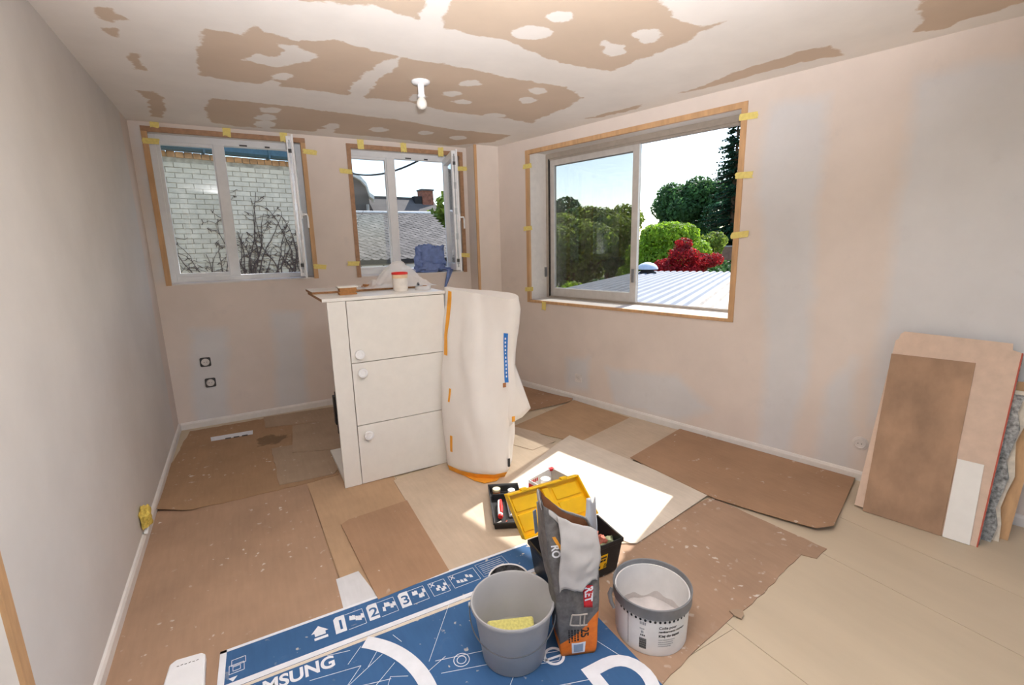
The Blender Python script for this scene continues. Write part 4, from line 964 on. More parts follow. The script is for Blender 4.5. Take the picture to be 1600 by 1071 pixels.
# ---- draped fleece over the end panel
lv = [(1.232, (1.192, 2.975), (1.300, 2.770), (1.415, 2.545), (1.50, 2.64), (1.25, 3.03)),
      (1.15, (1.180, 2.965), (1.290, 2.745), (1.430, 2.54), (1.51, 2.64), (1.25, 3.03)),
      (.85, (1.130, 2.93), (1.235, 2.70), (1.425, 2.575), (1.50, 2.70), (1.23, 3.02)),
      (.60, (1.100, 2.905), (1.195, 2.665), (1.415, 2.58), (1.50, 2.72), (1.22, 3.0)),
      (.30, (1.094, 2.89), (1.172, 2.650), (1.395, 2.575), (1.49, 2.74), (1.21, 2.99)),
      (.06, (1.088, 2.875), (1.18, 2.640), (1.365, 2.560), (1.47, 2.74), (1.20, 2.98)),
      (.006, (1.105, 2.87), (1.195, 2.665), (1.35, 2.59), (1.45, 2.73), (1.20, 2.96))]
def cr_(p0, p1, p2, p3, t): return .5 * ((2 * p1) + (-p0 + p2) * t + (2 * p0 - 5 * p1 + 4 * p2 - p3) * t * t + (-p0 + 3 * p1 - 3 * p2 + p3) * t ** 3)
def drape(s, z, off=0.0):
    for (a, b) in zip(lv, lv[1:]):
        if b[0] <= z <= a[0] + 1e-6: break
    f = (a[0] - z) / max(1e-6, a[0] - b[0]); Q = [Vector((x1 + (x2 - x1) * f, y1 + (y2 - y1) * f, z)) for (x1, y1), (x2, y2) in zip(a[1:], b[1:])]
    n = len(Q); k = int(s * n) % n; t = s * n - int(s * n)
    p = cr_(Q[(k - 1) % n], Q[k], Q[(k + 1) % n], Q[(k + 2) % n], t)
    c = sum(Q, Vector()) / n; d = (p - c); d.z = 0; d.normalize()
    wv = .018 * mnoise.noise(Vector((p.x * 7, p.y * 7, z * 2.2))) + .011 * mnoise.noise(Vector((p.x * 13, p.y * 13, z * 5 + p.x * 6)))
    fold = .008 * math.sin(s * 23 + z * 3.1) * (1 - z * .35) + .016 * abs(mnoise.noise(Vector((s * 9 + z * 1.1, z * 1.4, 7.7)))) - .012 * max(0, 1 - abs(s - .30 + .06 * z) / .035) * min(1, z * 2)
    drop = .062 * max(0, 1 - abs(s - .42) / .42) * max(0, (z - .4) / .83)
    return p + d * (wv + fold + off) - Vector((0, 0, drop))
dp = empty('draped_fleece', (1.3, 2.78, 0), 'white protective fleece taped around the right end of the cabinet', 'fabric')
mb = MB().grid(lambda s, t: drape(s, 1.232 - t * 1.226), 60, 46, closed=True)
cap = [drape(i / 60, 1.232) for i in range(60)]; cc = sum(cap, Vector()) / 60 + Vector((0, 0, -.012))
k = len(mb.v); mb.v += cap + [cc]; mb.f += [(k + i, k + (i + 1) % 60, k + 60) for i in range(60)]; mb.mi += [0] * 60
mb.build('fleece_wrap', 'fleece', dp, smooth=True)
def dstrip(name, s0, s1, z0, z1, mat, off=.0035, nz=10, skew=0.0):
    mb = MB().grid(lambda a, t: drape(s0 + (s1 - s0) * a + skew * t, z1 + (z0 - z1) * t, off), 4, nz); return mb.build(name, mat, dp, solid=.001)
dstrip('orange_tape', .022, .052, .80, 1.215, 'tape_orange', skew=-.006)
dstrip('orange_tape', .060, .071, .50, .59, 'tape_orange'); dstrip('orange_tape', .062, .076, .16, .27, 'tape_orange')
dstrip('orange_tape', .03, .40, .012, .050, 'tape_orange', nz=4, off=.010)
bt = dstrip('blue_tape', .352, .378, .66, 1.0, 'tape_blue', skew=.018)
mb = MB()
for k in range(11):
    z = .97 - k * .026; mb.grid(lambda a, t: drape(.360 + .008 * a + .018 * (k / 11), z - .014 * t, .0045), 1, 1)
mb.build('tape_print', 'print_white', bt, solid=.0003)
# loose flap on the right and the fallen tape tail at the floor
fp = [at_y(797, 478, 2.60), at_y(801, 560, 2.60), at_y(829, 638, 2.56), at_y(816, 652, 2.58), at_y(806, 657, 2.58), at_y(786, 676, 2.60), at_y(784, 600, 2.60)]
cm = sum(fp, Vector()) / len(fp) + Vector((0, -.03, 0))
mb = MB(); mb.v = fp + [cm]; mb.f = [(i, (i + 1) % 7, 7) for i in range(7)]; mb.mi = [0] * 7
fo = mb.build('loose_flap', 'fleece', dp, solid=.006, smooth=True); md = fo.modifiers.new('s', 'SUBSURF'); md.levels = md.render_levels = 2; md.subdivision_type = 'SIMPLE'
for (x, y, w_, h_) in ((802, 655, 3, 5), (788, 602, 3, 4)):
    c = at_y(x, y, 2.545); MB().box(c.x - w_ * .0035, c.x + w_ * .0035, c.y - .004, c.y, c.z - h_ * .0035, c.z + h_ * .0035).build('orange_tape' if y > 620 else 'worn_hole', 'tape_orange' if y > 620 else 'cork', dp)
tl = [at_z(x, y, .012) for x, y in ((722, 742), (740, 740), (762, 738), (786, 742), (776, 752), (757, 756), (742, 752))]
MB().prism(tl, (0, 0, .004)).build('tape_tail', 'tape_orange', dp)
c = at_y(790, 718, 2.60); MB().box(c.x - .010, c.x + .004, 2.545, 2.552, c.z - .03, c.z + .025).build('dark_tag', 'black_plastic', dp)
MB().box(1.1605, 1.1645, CY - .002, CY + .022, .42, 1.19).build('gap_shade_strip', 'drill_grey', cb)  # grey strip put in as the shade of the gap beside the fleece
# ---- things on the cabinet top
ZC = 1.213
o = empty('loose_board', (.8, 3.45, ZC), 'white board with brown edges lying across the back of the cabinet top', 'board')
MB().box(.40, 1.16, 3.335, 3.66, ZC, ZC + .014).build('core', 'chip_edge', o); MB().box(.4005, 1.1595, 3.3355, 3.6595, ZC + .014, ZC + .0155).build('white_face', 'white_board', o)
for i in range(5):
    sx = random.uniform(-.008, .008); z = ZC + i * .011; w_ = .052 if i < 4 else .062
    q = MB().box(.587 - w_ + sx, .587 + w_ + sx, 3.18 - .035, 3.18 + .04, z, z + .0105).build('wood_sample', 'sample_wood' if i < 4 else 'white_board', bevel=.001)
    tag(q, ['bottom', 'second lowest', 'third', 'fourth', 'white topmost'][i] + ' tile of the small sample stack on the cabinet', 'sample tile', 'sample tiles stacked on the cabinet top')
for i in range(2):
    q = MB().prism([(.755 + i * .012, 3.405, ZC + .016 + i * .011), (.835 + i * .014, 3.42, ZC + .016 + i * .011), (.82 + i * .014, 3.50, ZC + .016 + i * .011), (.745 + i * .012, 3.485, ZC + .016 + i * .011)], (0, 0, .0105)).build('wood_sample', 'sample_wood'); tag(q, ['lower', 'upper'][i] + ' brown tile of the pair lying on the loose board', 'sample tile', 'sample tiles stacked on the cabinet top')
tb = empty('filler_tub', (.94, 3.19, ZC), 'white tub with red rim standing on the cabinet top', 'tub')
MB().lathe([(.046, 0), (.048, .004), (.050, .10), (.050, .102)], (.94, 3.19, ZC), 32).build('body', 'tub_white', tb, smooth=True)
MB().lathe([(.0505, .085), (.0515, .086), (.0515, .108), (.0505, .109)], (.94, 3.19, ZC), 32).build('cream_band', 'tub_cream', tb, smooth=True)
MB().lathe([(.051, .109), (.054, .110), (.054, .122), (.050, .124), (.044, .118), (.0, .118)], (.94, 3.19, ZC), 32, cap1=False).build('red_rim', 'red_plastic', tb, smooth=True)
def film(s, t):
    x = .72 + .50 * s; y = 3.28 + .30 * t - .05 * s
    h = .165 * math.exp(-((s - .55) / .28) ** 2 - ((t - .5) / .33) ** 2) + .035 * abs(mnoise.noise(Vector((s * 6, t * 6, 2)))) + .014 * mnoise.noise(Vector((s * 15, t * 15, 5)))
    return Vector((x, y, ZC + .0175 + max(0.001, h * min(1, 6 * min(s, 1 - s, t, 1 - t) + .02))))
q = MB().grid(film, 40, 26).build('plastic_film', 'plastic_film', smooth=True); tag(q, 'crumpled heap of clear plastic film behind the tub', 'plastic film')
rlr = empty('tape_roll', (1.09, 3.17, ZC), 'roll of clear tape lying on the cabinet beside the tub', 'tape roll')
MB().lathe([(.030, .0), (.052, 0), (.052, .024), (.030, .024), (.030, .0)], (1.09, 3.17, ZC), 36, cap0=False, cap1=False).build('tape_winding', 'paper_pale', rlr, smooth=True); MB().lathe([(.027, .0), (.0298, 0), (.0298, .025), (.027, .025), (.027, 0)], (1.09, 3.17, ZC), 36, cap0=False, cap1=False).build('core_ring', 'sample_wood', rlr, smooth=True)
kn = empty('putty_knife', (1.10, 3.24, ZC), 'small putty knife lying across the tape roll', 'putty knife')
MB().hexa([(1.04, 3.16, ZC + .026), (1.085, 3.155, ZC + .026), (1.088, 3.20, ZC + .026), (1.05, 3.20, ZC + .026), (1.04, 3.16, ZC + .0275), (1.085, 3.155, ZC + .0275), (1.088, 3.20, ZC + .0275), (1.05, 3.20, ZC + .0275)]).build('blade', 'lock_steel', kn); MB().tube([(1.07, 3.20, ZC + .030), (1.085, 3.25, ZC + .032), (1.10, 3.30, ZC + .034)], [.006, .010, .008], 10).build('handle', 'black_plastic', kn, smooth=True)
# ---- blue cloth on the window sill
def blob(c, r, n1, n2, amp, fr, seed, pw=.6):
    mb = MB()
    def sp(v): return math.copysign(abs(v) ** pw, v)
    def fn(s, t):
        th = 2 * math.pi * s; ph = math.pi * (t - .5); d = Vector((sp(math.cos(ph)) * sp(math.cos(th)), sp(math.cos(ph)) * sp(math.sin(th)), sp(math.sin(ph))))
        nz_ = 1 + amp * mnoise.noise(Vector((d.x * fr, d.y * fr, d.z * fr + seed))) + amp * .5 * abs(mnoise.noise(Vector((d.x * fr * 2.6, d.y * fr * 2.6, d.z * fr * 1.2 + seed * 2))))
        return Vector(c) + Vector((d.x * r[0] * nz_, d.y * r[1] * nz_, d.z * r[2] * nz_))
    mb.grid(fn, n1, n2, closed=True); return mb
cl = empty('blue_cloth', (1.78, 4.91, 1.235), 'crumpled blue work cloth bundled on the right casement window sill', 'cloth')
blob((1.785, 4.905, 1.400), (.130, .075, .105), 56, 40, .34, 2.6, 3.1, .42).build('bundle', 'cloth_blue', cl, smooth=True)
blob((1.775, 4.895, 1.295), (.135, .085, .060), 48, 26, .40, 2.6, 8.2, .55).build('lower_fold', 'cloth_blue', cl, smooth=True)
blob((1.66, 4.90, 1.35), (.045, .05, .07), 24, 16, .25, 2.2, 5.5, .8).build('side_fold', 'cloth_blue', cl, smooth=True)
mb = MB().grid(lambda s, t: Vector((1.90 + (.075 - .055 * t) * s + .03 * (1 - t) - .015 * t, 4.797 - .012 * math.sin(s * 5), 1.262 - .20 * t)), 8, 10); mb.build('hanging_end', 'cloth_blue', cl, solid=.006, smooth=True)
mb = MB().grid(lambda s, t: Vector((1.84 + .145 * s, 4.795 + .10 * t, 1.262 + .01 * math.sin(6 * s + 3 * t))), 10, 6); mb.build('flat_end', 'cloth_blue', cl, solid=.01, smooth=True)
# ================================================================== LAMP, OUTLETS
lp = empty('ceiling_lamp', (1.108, 3.038, CH), 'bare bulb in a white lamp holder on the ceiling', 'lamp')
C_ = (1.108, 3.038, CH)
MB().lathe([(.056, -.0005), (.056, -.008), (.048, -.016), (.022, -.020), (.020, -.022)], C_, 32).build('ceiling_rose', 'pvc_white', lp, smooth=True)
MB().lathe([(.0195, -.020), (.0195, -.075), (.023, -.078), (.023, -.092)], C_, 28).build('socket', 'pvc_white', lp, smooth=True)
MB().lathe([(.014, -.088), (.018, -.096), (.028, -.110), (.032, -.126), (.030, -.142), (.020, -.155), (.006, -.160), (.0005, -.1605)], C_, 28).build('bulb', 'bulb_glass', lp, smooth=True)
def outlet(name, fn, s, z, label, dark=True, sq=True):
    root = empty(name, fn(s, 0, z), label, 'outlet', 'uncovered wall outlets'); r = .040
    ax = fn(0, -1, 0) - fn(0, 0, 0); c0_ = fn(s, -.0005, z)
    if sq:
        mb = MB(); pts = []
        for cx, cy, a0 in ((1, 1, 0), (-1, 1, 90), (-1, -1, 180), (1, -1, 270)):
            for k in range(4): a = math.radians(a0 + k * 30); pts.append((s + cx * (r - .012) + .012 * math.cos(a), z + cy * (r - .012) + .012 * math.sin(a)))
        mb.prism([fn(a, -.0008, b) for a, b in pts], ax * .006).build('mounting_frame', 'socket_dark' if dark else 'socket_white', root)
    else: MB().lathe([(.043, 0), (.043, .004), (.038, .006)], c0_, 28, ax).build('mounting_frame', 'socket_white', root, smooth=True)
    MB().lathe([(.031, .005), (.031, .010), (.029, .012), (.027, .012), (.026, .008), (.0, .008)], c0_, 28, ax, cap1=False).build('insert', 'socket_white', root, smooth=True)
    for k in (-1, 1): MB().lathe([(.0028, .0078), (.0028, .0086)], fn(s + k * .0095, 0, z), 10, ax).build('contact_hole', 'socket_dark', root)
    return root
P = at_y(321, 566, BY); outlet('wall_outlet', FB, P.x, P.z, 'upper of the two dark-framed outlets on the back wall')
P = at_y(329, 598, BY); outlet('wall_outlet', FB, P.x, P.z, 'lower of the two dark-framed outlets on the back wall')
u, z = at_w(904, 591); outlet('wall_outlet', RW, u, z, 'white square outlet low on the right wall near the draped cabinet end', dark=False)
u, z = at_w(1344, 693); outlet('wall_outlet', RW, u, z, 'round white outlet beside the leaning boards', dark=False, sq=False)
fm = empty('taped_cable', (LX + .02, 2.95, .07), 'yellow taped cable end sticking out above the left baseboard', 'cable')
blob((LX + .024, 2.95, .150), (.022, .042, .052), 24, 16, .35, 2.5, 4.4, .7).build('tape_wrap', 'foam_yellow', fm, smooth=True)
MB().tube([(LX + .014, 2.93, .062), (LX + .022, 2.94, .085), (LX + .02, 2.95, .11)], [.012, .010, .012], 8).tube([(LX + .001, 2.96, .14), (LX + .02, 2.955, .15)], .008, 6).build('cable_end', 'pvc_white', fm, smooth=True)
# ================================================================== LEANING BOARDS
dl = Vector((.33, .95)).normalized()
def LB(s, q, o): return RW(s, -.40 + q * dl.x - o * dl.y, q * dl.y + o * dl.x)      # s along wall, q up the slope, o towards the room
bdA = empty('plasterboard_offcut', RW(2.62, -.35, 0), 'large pinkish plasterboard sheet with notched top leaning on the right wall', 'board')
Pf = [(2.352, .02), (2.853, .0), (2.880, .975), (2.848, .985), (2.845, 1.018), (2.42, 1.03), (2.405, 1.015), (2.40, .985), (2.388, .975)]
MB().prism([LB(a, q, -.014) for a, q in Pf], LB(0, 0, .0) - LB(0, 0, -.014)).build('face', 'plasterboard_pink', bdA)
Pb = [(2.866, .01), (2.894, .97), (2.858, .985), (2.846, .01)]
MB().prism([LB(a, q, -.042) for a, q in [(2.375, .03), (2.862, .012), (2.888, .972), (2.42, .99)]], (LB(0, 0, .025) - LB(0, 0, 0))).build('insulation_core', 'insulation_grey', bdA)
MB().prism([LB(a, q, -.0145) for a, q in [(2.853, .0), (2.859, .0), (2.886, .975), (2.880, .975)]], (LB(0, 0, .015) - LB(0, 0, 0))).build('torn_edge', 'edge_red', bdA)
hb = MB().prism([LB(a, q, .0006) for a, q in [(2.394, .001), (2.723, .0), (2.727, .899), (2.382, .897)]], LB(0, 0, .006) - LB(0, 0, 0)).build('hardboard_panel', 'hardboard', bevel=.001); tag(hb, 'brown worn hardboard panel leaning in front of the plasterboard', 'board')
wb = MB().prism([LB(a, q, .0008) for a, q in [(2.7285, .0), (2.83, -.0005), (2.827, .40), (2.7285, .401)]], LB(0, 0, .010) - LB(0, 0, 0)).build('shelf_offcut', 'cabinet_white', bevel=.001); tag(wb, 'small white board leaning beside the brown hardboard panel', 'board')
bdB = empty('broken_board', RW(2.93, -.2, 0), 'torn composite board with ragged paper edge behind the plasterboard', 'board')
def LB2(s, q, o): return RW(s, -.30 + q * .22 - o, q * .96)
rg = [(2.40, .0)] + [(2.898 + .012 * math.sin(k * 2.1) + .02 * k / 9, k * .083) for k in range(10)] + [(2.45, .76)]
MB().prism([LB2(a, q, .0) for a, q in rg], LB2(0, 0, -.03) - LB2(0, 0, 0)).build('insulation_core', 'insulation_grey', bdB)
rg2 = [(2.45, .0)] + [(2.915 + .012 * math.sin(k * 1.7 + 1) + .022 * k / 9, k * .085) for k in range(10)] + [(2.45, .77)]
MB().prism([LB2(a, q, -.031) for a, q in rg2], LB2(0, 0, -.012) - LB2(0, 0, 0)).build('torn_facing', 'torn_paper', bdB)
pb = MB().prism([LB2(a, q, -.075) for a, q in [(2.45, .0), (2.955, .0), (2.995, .80), (2.45, .80)]], LB2(0, 0, -.018) - LB2(0, 0, 0)).build('wooden_panel', 'strip_wood'); tag(pb, 'light wooden panel standing rearmost behind the leaning boards', 'board')
# ================================================================== BUCKET
BZ = .0128
Cb = Vector((.73, 1.341, BZ)); hb_ = .226
bk = empty('grey_bucket', Cb, 'grey plastic bucket with wire handle and a sponge inside', 'bucket')
MB().lathe([(.108, .002), (.112, 0), (.116, .004), (.143, hb_ - .018), (.151, hb_ - .016), (.1545, hb_ - .006), (.152, hb_), (.147, hb_ - .001), (.1425, hb_ - .008), (.113, .006), (.0, .006)], Cb, 64, cap1=False).build('shell', 'bucket_grey', bk, smooth=True)
hp = []
e1 = Vector((.86, -.51, 0)); e2 = Vector((-.51, -.86, 0))
for k in range(33):
    a = math.pi * k / 32; r_ = .158
    hp.append(Cb + e1 * (r_ * math.cos(a)) + e2 * (r_ * math.sin(a)) + Vector((0, 0, hb_ - .022 - .080 * math.sin(a) ** .8)))
MB().tube(hp, .0022, 8).build('wire_handle', 'wire', bk, smooth=True)
for k in (0, 32): MB().lathe([(.009, -.004), (.009, .008)], hp[k] - (hp[k] - Cb).normalized() * .006, 14, (hp[k] - Cb).xy.to_3d()).build('handle_lug', 'bucket_grey', bk, smooth=True)
MB().lathe([(.1175, .045), (.0005, .0452)], Cb, 40, cap0=False, cap1=True).build('water', 'bucket_water', bk)
sp_ = MB()
def SB(u, v, w): return Cb + Vector((.0, .018, .048)) + Vector((.92, -.38, 0)) * u + Vector((.30, .72, .62)) * v + Vector((-.22, -.55, .80)) * w
sp_.fbox(SB, -.088, .088, -.06, .055, -.015, .028); q = sp_.build('sponge', 'sponge', bevel=.008); tag(q, 'yellow sponge inside the grey bucket', 'sponge')
# small pot behind the bucket
Cp = Vector((.858, 1.608, BZ)); hp_ = .085
pt = empty('mixing_pot', Cp, 'small black plaster-smeared mixing pot with white rim behind the bucket', 'pot')
MB().lathe([(.070, 0), (.074, .004), (.084, hp_), (.081, hp_), (.071, .008), (.0, .008)], Cp, 44, cap1=False).build('shell', 'pot_smear', pt, smooth=True)
MB().lathe([(.083, hp_ - .006), (.088, hp_ - .004), (.0885, hp_ + .002), (.085, hp_ + .004), (.0815, hp_ + .001), (.0815, hp_ - .006), (.083, hp_ - .006)], Cp, 44, cap0=False, cap1=False).build('rim', 'pail_white', pt, smooth=True)
# ================================================================== GLUE PAIL
Cg = Vector((1.247, 1.164, .0056)); hg = .206
pg = empty('glue_pail', Cg, 'white wallpaper glue pail with grey rim and printed label', 'pail')
MB().lathe([(.128, .002), (.132, 0), (.134, .006), (.1395, hg - .045), (.1395, hg - .02), (.135, hg - .02), (.130, .012), (.0, .012)], Cg, 64, cap1=False).build('shell', 'pail_white', pg, smooth=True)
MB().lathe([(.1400, hg - .046), (.1475, hg - .044), (.1475, hg - .012), (.1485, hg - .010), (.1485, hg - .002), (.145, hg), (.1425, hg - .002), (.140, hg - .02), (.1365, hg - .046), (.1355, hg - .075), (.1355, hg - .08)], Cg, 64, cap0=False, cap1=False).build('rim_band', 'pail_band', pg, smooth=True)
def pail_in(s, t):
    r_ = .134 - .001 * t * 8; return Cg + Vector((math.cos(s * 6.2832), math.sin(s * 6.2832), 0)) * (.1352 - .006 * t) + Vector((0, 0, hg - .072 + .014 * mnoise.noise(Vector((math.cos(s * 6.28) * 3, math.sin(s * 6.28) * 3, 1))) - t * .115))
MB().grid(pail_in, 64, 6, closed=True).build('dried_paste', 'pail_inside', pg, smooth=True)
mb = MB()
def paste(s, t):
    d = Vector((math.cos(s * 6.2832), math.sin(s * 6.2832), 0)); p = Cg + d * (.131 * t); return p + Vector((0, 0, .035 + .020 * max(0, -d.y) * t + .012 * mnoise.noise(p * 22)))
mb.grid(paste, 48, 10, closed=True).build('paste_residue', 'pail_inside', pg, smooth=True)
rp_ = random.Random(9)
mb = MB()
for k in range(26):
    a = rp_.uniform(3.6, 5.6); r_ = rp_.uniform(.05, .11); c = Cg + Vector((math.cos(a) * r_, math.sin(a) * r_, .062 + .01 * rp_.random()))
    mb.hexa([c + Vector((x * .006 * rp_.uniform(.6, 1.5), y * .005, z * .005)) for z in (-1, 1) for x, y in ((-1, -1), (1, -1), (1, 1), (-1, 1))])
cmb = mb.build('paste_crumb', 'torn_paper', pg); cmb['kind'] = 'stuff'
aim = math.atan2(-Cg.y, -Cg.x)
def onpail(a, z, off=.0006): r_ = .134 + (.1395 - .134) * (z / (hg - .045)) + off; return Cg + Vector((math.cos(a) * r_, math.sin(a) * r_, z))
mb = MB()
for k in range(16):
    a = aim - .98 + k * .125 + 0.10; c = [onpail(a + .036 * math.cos(t) * .9, hg - .0565 + .0055 * math.sin(t) , .0008) for t in [i * 6.2832 / 10 for i in range(10)]]
    d = Vector((math.cos(a), math.sin(a), 0)); mb.prism(c, d * .0005)
mb.build('dot_border', 'print_black', pg)
a = aim - .62; mb = MB().grid(lambda s, t: onpail(a + .012 * s, .018 + t * (hg - .066), .0008), 1, 12); mb.build('label_line', 'print_black', pg, solid=.0002)
def ptext(body, a0, z, size, mat='print_black', bold=.0004):
    o = text_obj('lettering', body, size, mat, pg, (0, 0, 0), (1, 0, 0), (0, 1, 0), bold=bold)
    po = ORG[pg.name]
    for v in o.data.vertices:
        p = v.co + po; q = onpail(a0 + p.x / .137, z + p.y, .0008 + p.z * .1); v.co = q - po
ptext('Colle pour', aim + .22, .120, .0155, 'socket_dark'); ptext('revêtements muraux', aim + .22, .105, .0125, 'socket_dark'); ptext('Klej do tapet', aim + .22, .086, .0155)
def smallprint(name, rows, mat, seed):
    mb = MB(); rq = random.Random(seed)
    for (a0, a1, z, h) in rows:          # worn small print: broken dashes, not readable in the photo
        a = a0
        while a < a1:
            w_ = rq.uniform(.010, .040); mb.grid(lambda s, t, a=a, w_=w_, z=z, h=h: onpail(a + w_ * s, z + h * t, .0008), 2, 1); a += w_ + rq.uniform(.006, .014)
    return mb.build(name, mat, pg, solid=.0002)
smallprint('small_print', [(aim + .22, aim + .66 - k * .03, .072 - k * .009, .0035) for k in range(4)], 'drill_grey', 3)
smallprint('faded_print', [(aim - .27, aim - .14, .128, .012), (aim - .27, aim - .16, .108, .005), (aim - .23, aim - .17, .092, .009)], 'drill_grey', 4)
smallprint('weight_print', [(aim - .25, aim - .13, .080, .006)], 'socket_dark', 5)
mb = MB()
for k in range(14): mb.grid(lambda s, t: onpail(aim - .28 + .19 * s, .026 + k * .0032 + (.0020 if k % 3 else .0012) * t, .0008), 5, 1)
mb.build('barcode', 'print_black', pg, solid=.0002)
aL = aim - 1.35
MB().tube([onpail(aL, hg - .03, .012), onpail(aL + .05, hg - .05, .022), onpail(aL + .12, hg - .075, .02), onpail(aL + .26, hg - .088, .014)], [.007, .009, .008, .006], 8).build('handle_lug', 'pail_band', pg, smooth=True)
# ================================================================== TOOLBOX
tx = empty('toolbox', (1.2, 1.58, .013), 'black toolbox with open yellow lid behind the paper sack', 'toolbox')
FLc, FRc, BRc, BLc = Vector((.985, 1.477, 0)), Vector((1.388, 1.474, 0)), Vector((1.410, 1.685, 0)), Vector((1.003, 1.688, 0))
cen = (FLc + FRc + BRc + BLc) / 4
def q4(sc, z): return [cen + (p - cen) * sc + Vector((0, 0, z)) for p in (FLc, FRc, BRc, BLc)]
zb_, zr = .0135, .18
mb = MB(); loops = [q4(.86, zb_), q4(.965, zr - .022), q4(1.0, zr - .020), q4(1.0, zr), q4(.955, zr), q4(.945, zr - .02), q4(.835, zb_ + .006)]
k = 0
for L in loops: mb.v += L
for j in range(len(loops) - 1):
    for i in range(4): mb.f.append((j * 4 + i, j * 4 + (i + 1) % 4, j * 4 + 4 + (i + 1) % 4, j * 4 + 4 + i)); mb.mi.append(0)
mb.f += [(3, 2, 1, 0), tuple(24 + i for i in range(4))]; mb.mi += [0, 0]
mb.build('tub', 'black_plastic', tx, bevel=.003)
fr_n = Vector((0, -1, .2)).normalized()
def front(s, z): a = loops[0][0].lerp(loops[0][1], s); b = loops[1][0].lerp(loops[1][1], s); t = (z - zb_) / (zr - .022 - zb_); return a.lerp(b, t)
lab = MB().prism([front(.62, .055), front(.80, .055), front(.80, .125), front(.62, .125)], Vector((0, -.0012, 0))).build('yellow_label', 'toolbox_yellow', tx)
mb = MB()
for (s0, s1, za, zb2) in ((.635, .785, .108, .116), (.635, .67, .092, .102), (.68, .73, .092, .102), (.74, .775, .092, .102), (.64, .66, .062, .085), (.67, .70, .062, .074)):
    mb.prism([front(s0, za) + Vector((0, -.0014, 0)), front(s1, za) + Vector((0, -.0014, 0)), front(s1, zb2) + Vector((0, -.0014, 0)), front(s0, zb2) + Vector((0, -.0014, 0))], Vector((0, -.0004, 0)))
for k in range(3): q_ = .745 + k * .018; mb.prism([front(q_, .058) + Vector((0, -.0014, 0)), front(q_ + .009, .058) + Vector((0, -.0014, 0)), front(q_ + .030, .080) + Vector((0, -.0014, 0)), front(q_ + .021, .080) + Vector((0, -.0014, 0))], Vector((0, -.0004, 0)))
mb.build('label_print', 'print_black', lab)
# lid
Hl, Hr = BLc + Vector((-.01, .004, zr)), BRc + Vector((.008, .004, zr)); Tl, Tr = Vector((.945, 1.765, .385)), Vector((1.348, 1.765, .375))
def LID(s, t, o):
    a = Hl.lerp(Hr, s); b = Tl.lerp(Tr, s); return a.lerp(b, t) + Vector((0, -.90, .36)) * o
ld = MB().fbox(lambda s, o, t: LID(s, t, o), 0, 1, -.035, -.030, 0, 1)
for (s0, s1, t0, t1) in ((0, .02, 0, 1), (.98, 1, 0, 1), (.02, .98, .96, 1), (.02, .98, 0, .03)): ld.fbox(lambda s, o, t: LID(s, t, o), s0, s1, -.030, .004, t0, t1)
lid = ld.build('lid', 'toolbox_yellow', tx, bevel=.002)
for (s0, s1, t0, t1) in ((.05, .40, .56, .86), (.05, .40, .12, .50), (.60, .95, .56, .86), (.60, .95, .12, .50)):
    MB().fbox(lambda s, o, t: LID(s, t, o), s0, s1, -.030, -.022, t0, t1).build('lid_recess', 'toolbox_yellow', lid, bevel=.003)
MB().fbox(lambda s, o, t: LID(s, t, o), .46, .54, -.030, -.012, .10, .90).build('lid_rib', 'toolbox_yellow', lid, bevel=.003)
for s0 in (.18, .74): MB().fbox(lambda s, o, t: LID(s, t, o), s0, s0 + .08, -.012, .008, .985, 1.05).build('latch_tab', 'toolbox_yellow', lid, bevel=.002)
q = blob((1.270, 1.570, .135), (.060, .055, .045), 40, 26, .7, 3.4, 1.7, .9).build('red_rag', 'rag_red', smooth=True); tag(q, 'crumpled reddish rag inside the toolbox', 'rag')
q = blob((1.315, 1.530, .128), (.055, .035, .028), 36, 20, .5, 3.0, 6.2, .8).build('green_rag', 'rag_green', smooth=True); tag(q, 'grey-green scouring rag beside the red rag in the toolbox', 'rag')
for (c, lb) in (((1.150, 1.580, .070), 'crumpled dark rag deep inside the toolbox'),):
    q = blob(c, (.075, .05, .038), 32, 20, .4, 3.0, 9.2, .8).build('dark_rag', 'socket_dark', smooth=True); tag(q, lb, 'rag')
# lift-out tray with small tools
ty = empty('tool_tray', (1.18, 2.21, .009), 'black lift-out tool tray lying left of the toolbox', 'tray')
TTL, TTR, TBL, TBR = Vector((1.179, 2.448, 0)), Vector((1.347, 2.371, 0)), Vector((1.013, 2.052, 0)), Vector((1.181, 1.975, 0))
ct = (TTL + TTR + TBL + TBR) / 4
def t4(sc, z): return [ct + (p - ct) * sc + Vector((0, 0, z)) for p in (TBL, TBR, TTR, TTL)]
tz = .0145
loops = [t4(.90, tz), t4(.95, .05), t4(1.0, .052), t4(1.0, .062), t4(.95, .062), t4(.93, .055), t4(.88, tz + .005)]
mb = MB()
for L in loops: mb.v += L
for j in range(len(loops) - 1):
    for i in range(4): mb.f.append((j * 4 + i, j * 4 + (i + 1) % 4, j * 4 + 4 + (i + 1) % 4, j * 4 + 4 + i)); mb.mi.append(0)
mb.f += [(3, 2, 1, 0), tuple(24 + i for i in range(4))]; mb.mi += [0, 0]
mb.build('tray_shell', 'black_plastic', ty, bevel=.002)
ux = (TTR - TTL).normalized(); uy = (TTL - TBL).normalized()
def TR(a, b, z): return ct + ux * a + uy * b + Vector((0, 0, z))
MB().fbox(lambda a, b, z: TR(a, b, z), -.075, .075, .10, .104, tz + .005, .055).build('divider', 'black_plastic', ty)
cu = empty('utility_knife', TR(-.04, -.05, .03), 'red and white utility knife in the tool tray', 'knife')
